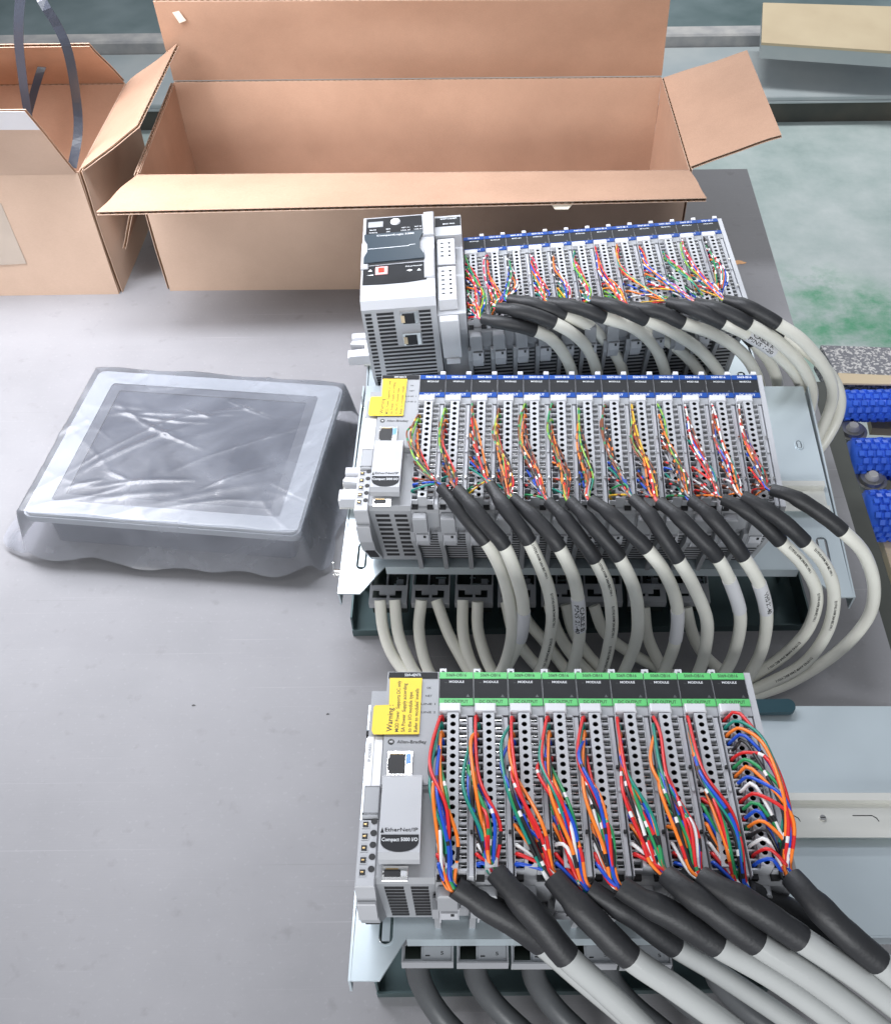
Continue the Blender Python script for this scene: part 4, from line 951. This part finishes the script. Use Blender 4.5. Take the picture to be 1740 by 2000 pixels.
# ------------------------------------------------------------------ cables
def wiremats(c1, c2):
    return [M['w_'+c1], M['w_'+c2]]
PAL_B = [('red', 'black'), ('teal', 'black'), ('orange', 'black'), ('blue', 'black'), ('black', 'white'), ('red', 'white'), ('green', 'white'), ('orange', 'red'), ('blue', 'white'), ('white', 'black'), ('red', 'green'), ('green', 'black'), ('blue', 'red'), ('orange', 'green'), ('black', 'red'), ('white', 'red'), ('red', 'black'), ('blue', 'black')]
SOLID = {('red', 'black'), ('teal', 'black'), ('orange', 'black'), ('orange', 'red')}
PAL_M = [('green', 'brown'), ('yellow', 'brown'), ('brown', 'yellow'), ('lime', 'green'), ('brown', 'green'), ('orange', 'brown'), ('brown', 'black'), ('red', 'black'), ('black', 'orange'), ('black', 'white'), ('red', 'white'), ('brown', 'orange'), ('grey', 'black'), ('black', 'blue'), ('brown', 'red'), ('blue', 'black'), ('teal', 'black'), ('grey', 'brown'), ('black', 'red'), ('black', 'white')]
PAL_MR = [('white', 'red'), ('brown', 'white'), ('red', 'brown'), ('orange', 'brown'), ('blue', 'grey'), ('red', 'black'), ('brown', 'red'), ('teal', 'black'), ('red', 'white'), ('grey', 'blue'), ('black', 'white'), ('brown', 'orange'), ('red', 'orange'), ('black', 'red')]
PAL_T = [('green', 'lime'), ('orange', 'yellow'), ('red', 'pink'), ('teal', 'lime'), ('pink', 'white'), ('lime', 'green'), ('red', 'orange'), ('blue', 'white'), ('black', 'white'), ('orange', 'red'), ('green', 'white'), ('white', 'red'), ('blue', 'black'), ('pink', 'white'), ('orange', 'black'), ('teal', 'white'), ('white', 'blue'), ('red', 'white'), ('yellow', 'orange'), ('green', 'lime')]

def cable(R, i, S, sh, cb, rs, rc, jm, label, group, pal, wr, bulge=-6.0, over=False, lbl=None, lift=9.0, rows=18, ext=True, seed=0, print_=False):
    """S: module index; sh: shrink path [(px,py,z)], cb: jacket path continuing it"""
    rng = random.Random(100*seed+i)
    shp = [P(*q) for q in sh]; cbp = [P(*q) for q in cb]
    full = spline(shp+cbp, 6.0)
    end = shp[-1]
    ke = min(range(len(full)), key=lambda k_: (full[k_]-end).length)
    o0 = shp[0]; t = thing('wire_cable', label, 'cable', T3(o0), group)
    sleeve = full[:ke+1]; jack = full[max(0, ke-1):]
    sl = seglen(sleeve); L = sl[-1]
    # heat shrink: narrow neck where it grips the wires, then the full cable
    rr = []
    for s_ in sl:
        f = s_/L; k_ = rs*.80 if f < .22 else (rs*(.80+.2*min(1, (f-.22)/.08)))
        if f > .965: k_ = rs*.98
        rr.append(k_*(1+.05*noise.noise(Vector((s_*.09, i*3.1+seed, 0)))+.025*noise.noise(Vector((s_*.5, i*2.3, seed)))))
    b = MB(); b.tube([p-o0 for p in sleeve], rr, 16); b.build('heat_shrink_sleeve', M['shrink'], t)
    b = MB(); b.tube([p-o0 for p in jack], rc, 14); jo = b.build('jacket', M[jm], t)
    js = seglen(jack)
    if lbl:
        f0, f1, txt, ang = lbl; s0, s1 = f0*js[-1], f1*js[-1]
        seg = [p for p, s_ in zip(jack, js) if s0 <= s_ <= s1]
        b = MB(); b.tube([p-o0 for p in seg], rc+.35, 16, caps=True); lo_ = b.build('cable_label', M['label'], t)
        if txt:
            b = MB(); mid = (s0+s1)/2
            wrap_text(b, txt[0], 5.2, jack, mid, .42, rc+.4, 1, width=(s1-s0)*.62); wrap_text(b, txt[1], 5.2, jack, mid, -.35, rc+.4, 1, width=(s1-s0)*.74)
            b.v = [tuple(Vector(v)-o0) for v in b.v]; b.build('lettering', M['ink'], lo_)
    if print_:
        b = MB()
        for q_ in range(3): wrap_text(b, 'E119743 AWM 2464 80C VW-1', 3.0, jack, js[-1]*(.14+.30*q_), .25, rc+.1, 1)
        b.v = [tuple(Vector(v)-o0) for v in b.v]; b.build('print', M['ink'], jo)
    # loose conductors from the terminals to the sleeve
    d0 = (sleeve[2]-sleeve[0]).normalized(); Sl = tol(R, o0+d0*3); dl = (tol(R, o0+d0*10)-tol(R, o0)).normalized()
    x0 = 22*S+2.9; hx = x0+bulge
    if over:
        main = [V(x0+4, -36, 11), V(x0+15, -48, 14), V(x0+18.5, -85, 13), V(x0+21, -116, 12), Sl-dl*14, Sl]
    else:
        main = [V(x0-2.5, -37, 7), V(hx, -62, lift), V(hx+.5, -88, lift+2), V(hx+8+.22*(Sl.x-hx), -116, lift+2), Sl-dl*13+V(0, 0, 2), Sl]
    mp = spline(main, 4.0); rb = rs*(.55 if wr > 1 else .42)
    wires = []
    for r in range(rows):
        if rng.random() < (.03 if wr > 1 else .22): continue
        y = Y0-PITCH*r; hpt = V(x0+rng.uniform(-.5, .5), y, -1.5)
        an = rng.uniform(0, 6.28); rad_ = rb*math.sqrt(rng.random()); ox, oz = rad_*math.cos(an), abs(rad_*math.sin(an))*.9+.2
        if over:
            st = [hpt, hpt+V(1.5, -.5, 6.5), hpt+V(7, -2, 11.5+rng.uniform(0, 2))]
        else:
            st = [hpt, hpt+V(-1.6, -.8, 4.5+rng.uniform(0, 2))]
        ydrop = y-rng.uniform(8, 20) if y > -112 else y-4
        pts = list(st); n_ = len(mp); wph = rng.randrange(9)
        for k_, p in enumerate(mp[:-1]):
            if p.y < ydrop and k_ % 9 == wph and p.y > Sl.y+14:
                f = k_/n_; g_ = .35+.55*math.sin(math.pi*min(1, max(0, f)))
                sprd = 1.25 if not over else .6
                pts.append(p+V(ox*sprd, 0, oz*.9*g_))
        tq = mp[-1]
        pts.append(tq-dl*7+V(ox*.8, 0, oz*.7)); pts.append(tq+dl*4+V(ox*.55, 0, oz*.4-.5))
        c = spline([loc(R, *p)-o0 for p in pts], 3.2)
        wires.append((r, c))
    for r, c in wires:
        pr = pal[r % len(pal)]; s_ = seglen(c); solid = pr in SOLID
        per = 999 if solid else (rng.uniform(26, 44) if wr > 1 else rng.uniform(11, 19)); ph = rng.uniform(0, 9); duty = 3.4
        mi = [1 if ((q_+ph) % per) < duty and not solid else 0 for q_ in s_[:-1]]
        if solid and len(mi) > 20:
            for q_ in (len(mi)-9, len(mi)-8): mi[q_] = 1
        b = MB(); b.tube(c, wr, 6, mi); b.build('wire', wiremats(*pr), t)
    return t
GB = 'thick cables leaving the front rack'; GM = 'cream cables leaving the middle rack'; GT = 'cream cables leaving the rear rack'
CB = [
 ([(888, 1732, 222), (940, 1765, 214), (1000, 1800, 205), (1058, 1842, 190)], [(1130, 1905, 165), (1230, 1990, 135), (1330, 2080, 110)]),
 ([(968, 1704, 226), (998, 1738, 224), (1052, 1800, 212), (1106, 1868, 195)], [(1180, 1935, 172), (1258, 2010, 150), (1350, 2110, 120)]),
 ([(1080, 1714, 226), (1112, 1752, 224), (1165, 1806, 215), (1230, 1870, 200)], [(1320, 1932, 180), (1421, 2005, 155), (1530, 2090, 125)]),
 ([(1150, 1736, 222), (1190, 1762, 218), (1245, 1795, 207), (1318, 1850, 188)], [(1405, 1903, 165), (1556, 2005, 130), (1680, 2100, 105)]),
 ([(1212, 1732, 228), (1252, 1758, 226), (1318, 1792, 219), (1400, 1845, 204)], [(1516, 1912, 182), (1645, 2005, 155), (1760, 2100, 130)]),
 ([(1302, 1710, 230), (1335, 1738, 232), (1400, 1783, 226), (1478, 1842, 212)], [(1592, 1916, 192), (1712, 2008, 165), (1830, 2110, 140)]),
 ([(1370, 1714, 232), (1405, 1735, 234), (1475, 1776, 228), (1563, 1834, 214)], [(1668, 1904, 194), (1760, 1975, 170), (1880, 2070, 140)]),
 ([(1458, 1740, 216), (1500, 1760, 205), (1580, 1805, 190), (1690, 1885, 165)], [(1790, 1960, 145), (1900, 2050, 120)]),
 ([(1545, 1714, 222), (1580, 1752, 224), (1640, 1815, 216), (1716, 1880, 200)], [(1810, 1955, 180), (1920, 2040, 155)])]
BUL = [-7, -5.5, -4.5, -5.5, -6.5, -4.5, -5.5, -4, 0]
for i, (sh, cb) in enumerate(CB):
    cable(RB, i, i, sh, cb, 7.95 if i != 3 else 6.9, 7.3 if i != 3 else 6.2, 'cable_grey', nm(i, 9, 'thick cable with colourful loose wires', 'front rack'), GB, PAL_B, 1.12, bulge=BUL[i], over=(i == 8), seed=1)
def mc(sh, cb, **k): return (sh, cb, k)
CM = [
 mc([(861, 952, 206), (890, 985, 202), (920, 1022, 194), (949, 1058, 182)], [(968, 1090, 168), (985, 1130, 148), (996, 1180, 120), (1000, 1240, 80), (985, 1300, 42), (960, 1340, 20)]),
 mc([(893, 956, 212), (922, 990, 210), (955, 1030, 202), (985, 1067, 190)], [(1010, 1130, 155), (1022, 1185, 120), (1018, 1240, 80), (996, 1290, 45), (970, 1335, 20)], lbl=(.46, .70, None, 0)),
 mc([(957, 947, 212), (982, 985, 210), (1008, 1020, 204), (1033, 1058, 192)], [(1066, 1134, 150), (1078, 1192, 118), (1074, 1244, 80), (1059, 1300, 44), (1035, 1345, 20)], print_=True),
 mc([(1002, 974, 208), (1035, 1003, 206), (1066, 1035, 200), (1092, 1069, 190)], [(1122, 1134, 150), (1131, 1199, 115), (1130, 1255, 78), (1118, 1306, 42), (1100, 1345, 20)], lbl=(.36, .60, ('CABLE B', 'PINS 21-40'), 0)),
 mc([(1071, 980, 208), (1102, 1012, 206), (1133, 1052, 196), (1162, 1093, 180)], [(1187, 1148, 150), (1195, 1213, 110), (1189, 1262, 76), (1178, 1306, 45), (1160, 1350, 20)], print_=True),
 mc([(1113, 979, 212), (1145, 1012, 210), (1178, 1050, 200), (1209, 1089, 186)], [(1240, 1156, 148), (1246, 1223, 105), (1238, 1265, 74), (1222, 1305, 46), (1200, 1350, 20)]),
 mc([(1155, 977, 216), (1190, 1002, 216), (1226, 1036, 208), (1263, 1072, 196)], [(1300, 1122, 165), (1322, 1183, 125), (1319, 1250, 80), (1298, 1308, 42), (1270, 1350, 20)], lbl=(.46, .70, None, 0)),
 mc([(1236, 974, 214), (1268, 1005, 214), (1296, 1048, 204), (1324, 1092, 188)], [(1353, 1142, 158), (1380, 1210, 115), (1377, 1270, 72), (1366, 1308, 48), (1345, 1352, 20)]),
 mc([(1288, 981, 214), (1325, 1010, 214), (1365, 1050, 203), (1401, 1089, 188)], [(1431, 1149, 152), (1446, 1210, 112), (1434, 1275, 68), (1412, 1318, 44), (1380, 1355, 20)], lbl=(.18, .42, None, 0)),
 mc([(1350, 977, 214), (1385, 1005, 213), (1420, 1045, 202), (1452, 1088, 186)], [(1482, 1139, 156), (1497, 1203, 114), (1488, 1268, 70), (1463, 1318, 44), (1430, 1360, 20)], lbl=(.22, .46, ('VHS 21-40', ' '), 0)),
 mc([(1412, 975, 214), (1445, 990, 214), (1485, 1018, 206), (1524, 1057, 192)], [(1572, 1108, 160), (1595, 1166, 120), (1577, 1230, 75), (1530, 1281, 45), (1475, 1318, 28), (1420, 1350, 18)], print_=True),
 mc([(1452, 970, 218), (1485, 988, 218), (1530, 1020, 210), (1571, 1058, 196)], [(1612, 1106, 165), (1629, 1166, 125), (1614, 1237, 78), (1567, 1298, 45), (1489, 1340, 26), (1420, 1368, 18)], print_=True),
 mc([(1507, 957, 216), (1545, 968, 218), (1595, 998, 210), (1645, 1037, 198)], [(1688, 1083, 170), (1707, 1149, 130), (1692, 1212, 85), (1631, 1278, 45), (1545, 1332, 24), (1470, 1360, 18)])]
BM_ = [-6, -4, 2, -3, -4.5, -3, -3.5, -6, -3, 0, -1, -3, -3]
for i, (sh, cb, k) in enumerate(CM):
    cable(RM, i, i, sh, cb, 6.0, 5.3, 'cable', nm(i, 13, 'cream cable with striped loose wires', 'middle rack'), GM, PAL_MR if i >= 10 else PAL_M[(i*2) % 5:]+PAL_M[:(i*2) % 5], .80, bulge=BM_[i], seed=2, lift=7.5, **k)
CT = [
 mc([(943, 622, 186), (970, 628, 188), (1005, 634, 186), (1044, 645, 178)], [(1079, 664, 166), (1104, 696, 140), (1118, 733, 105), (1120, 775, 70)]),
 mc([(973, 601, 194), (1003, 605, 198), (1043, 615, 194), (1082, 630, 186)], [(1121, 653, 170), (1150, 684, 145), (1166, 730, 105), (1170, 775, 70)]),
 mc([(995, 585, 192), (1025, 590, 196), (1063, 601, 194), (1102, 615, 186)], [(1150, 636, 172), (1185, 668, 148), (1212, 712, 115), (1222, 765, 70)]),
 mc([(1074, 590, 192), (1102, 594, 196), (1140, 604, 194), (1180, 620, 186)], [(1238, 640, 172), (1279, 678, 146), (1300, 732, 105), (1304, 780, 70)]),
 mc([(1120, 596, 186), (1150, 602, 184), (1185, 614, 180), (1223, 628, 172)], [(1286, 654, 156), (1340, 695, 128), (1370, 735, 98), (1384, 775, 70)]),
 mc([(1158, 588, 196), (1190, 594, 200), (1225, 608, 197), (1261, 624, 188)], [(1313, 648, 172), (1367, 684, 145), (1406, 732, 108), (1420, 780, 70)]),
 mc([(1231, 598, 194), (1262, 603, 197), (1298, 613, 194), (1333, 630, 186)], [(1394, 652, 170), (1448, 688, 142), (1477, 732, 108), (1488, 780, 75)]),
 mc([(1306, 590, 196), (1335, 597, 200), (1372, 611, 198), (1412, 630, 190)], [(1458, 652, 178), (1516, 691, 148), (1557, 737, 112), (1567, 786, 75), (1545, 832, 45), (1510, 860, 30)], lbl=(.12, .34, ('CABLE A', 'PINS 1-20'), 0)),
 mc([(1360, 592, 196), (1387, 598, 200), (1424, 612, 198), (1463, 633, 190)], [(1516, 664, 170), (1564, 712, 138), (1586, 762, 100), (1580, 808, 65), (1560, 850, 40)]),
 mc([(1392, 600, 184), (1430, 616, 178), (1478, 638, 168), (1524, 660, 156)], [(1591, 698, 136), (1636, 757, 100), (1637, 812, 68), (1604, 872, 38), (1570, 905, 25)]),
 mc([(1418, 586, 196), (1448, 594, 200), (1484, 611, 196), (1519, 632, 188)], [(1564, 662, 172), (1604, 708, 145), (1625, 752, 115), (1622, 796, 82), (1588, 868, 42), (1555, 900, 28)]),
 mc([(1410, 602, 176), (1430, 622, 168), (1450, 645, 158), (1470, 668, 145)], [(1500, 702, 120), (1518, 745, 95), (1518, 785, 70), (1502, 822, 45), (1480, 850, 30)])]
BT_ = [4, -3, -2, -2, -3, -4, -3, -4, -1, 0, -3, -3]
for i, (sh, cb, k) in enumerate(CT):
    cable(RT, i, i, sh, cb, 6.6, 5.8, 'cable', nm(i, 12, 'cream cable with bright loose wires', 'rear rack'), GT, PAL_T[(i*4) % 9:]+PAL_T[:(i*4) % 9], .80, bulge=BT_[i], seed=3, lift=7.5, **k)

# cables dropping from the connector blocks
def plain(path, r, mt_, label, group):
    pts = spline([P(*q) for q in path], 7); o_ = pts[0]; b = MB(); b.tube([p-o_ for p in pts], r, 14); o = b.build('round_cable', M[mt_]); o.location = o_*.001
    return tag(o, label, 'cable', group)
G2 = 'cream cables dropping from the sockets under the middle rack'
paths = [[(742, 1172), (748, 1227), (764, 1275), (792, 1315), (830, 1350)], [(771, 1172), (777, 1234), (793, 1280), (815, 1320), (850, 1350)], [(823, 1172), (818, 1227), (826, 1279), (842, 1320), (870, 1355)],
 [(852, 1172), (874, 1234), (899, 1282), (920, 1318), (950, 1350)], [(904, 1172), (904, 1234), (916, 1285), (935, 1320), (960, 1350)], [(933, 1175), (933, 1227), (947, 1280), (966, 1320), (990, 1350)],
 [(988, 1175), (1002, 1234), (1026, 1275), (1060, 1312), (1100, 1345)], [(1012, 1175), (1030, 1213), (1064, 1254), (1108, 1312), (1140, 1345)], [(1072, 1180), (1085, 1225), (1110, 1270), (1150, 1315), (1190, 1350)],
 [(1105, 1180), (1118, 1230), (1145, 1275), (1185, 1318), (1230, 1350)], [(1160, 1183), (1180, 1234), (1226, 1272), (1303, 1314), (1350, 1340)], [(1258, 1187), (1265, 1244), (1289, 1298), (1310, 1330), (1330, 1350)], [(1340, 1187), (1353, 1240), (1374, 1278), (1410, 1312), (1450, 1345)]]
for i, pth in enumerate(paths):
    zs = [50, 32, 18, 9, 7]
    plain([(x, y, z+(i % 3)*2) for (x, y), z in zip(pth, zs)], 5.3, 'cable', nm(i, 13, 'cream socket cable', 'row under the middle rack'), G2)
for i, (x0, dx) in enumerate(((812, 75), (925, 95), (1038, 90), (1185, 110), (1290, 130), (1395, 120))):
    plain([(x0, 1872, 85), (x0+8, 1915, 62), (x0+dx*.45, 1965, 42), (x0+dx, 2015, 28), (x0+dx+70, 2075, 16)], 8.0, 'cable_dark', nm(i, 6, 'dark grey socket cable', 'row under the front rack'), 'dark grey cables dropping under the front rack')
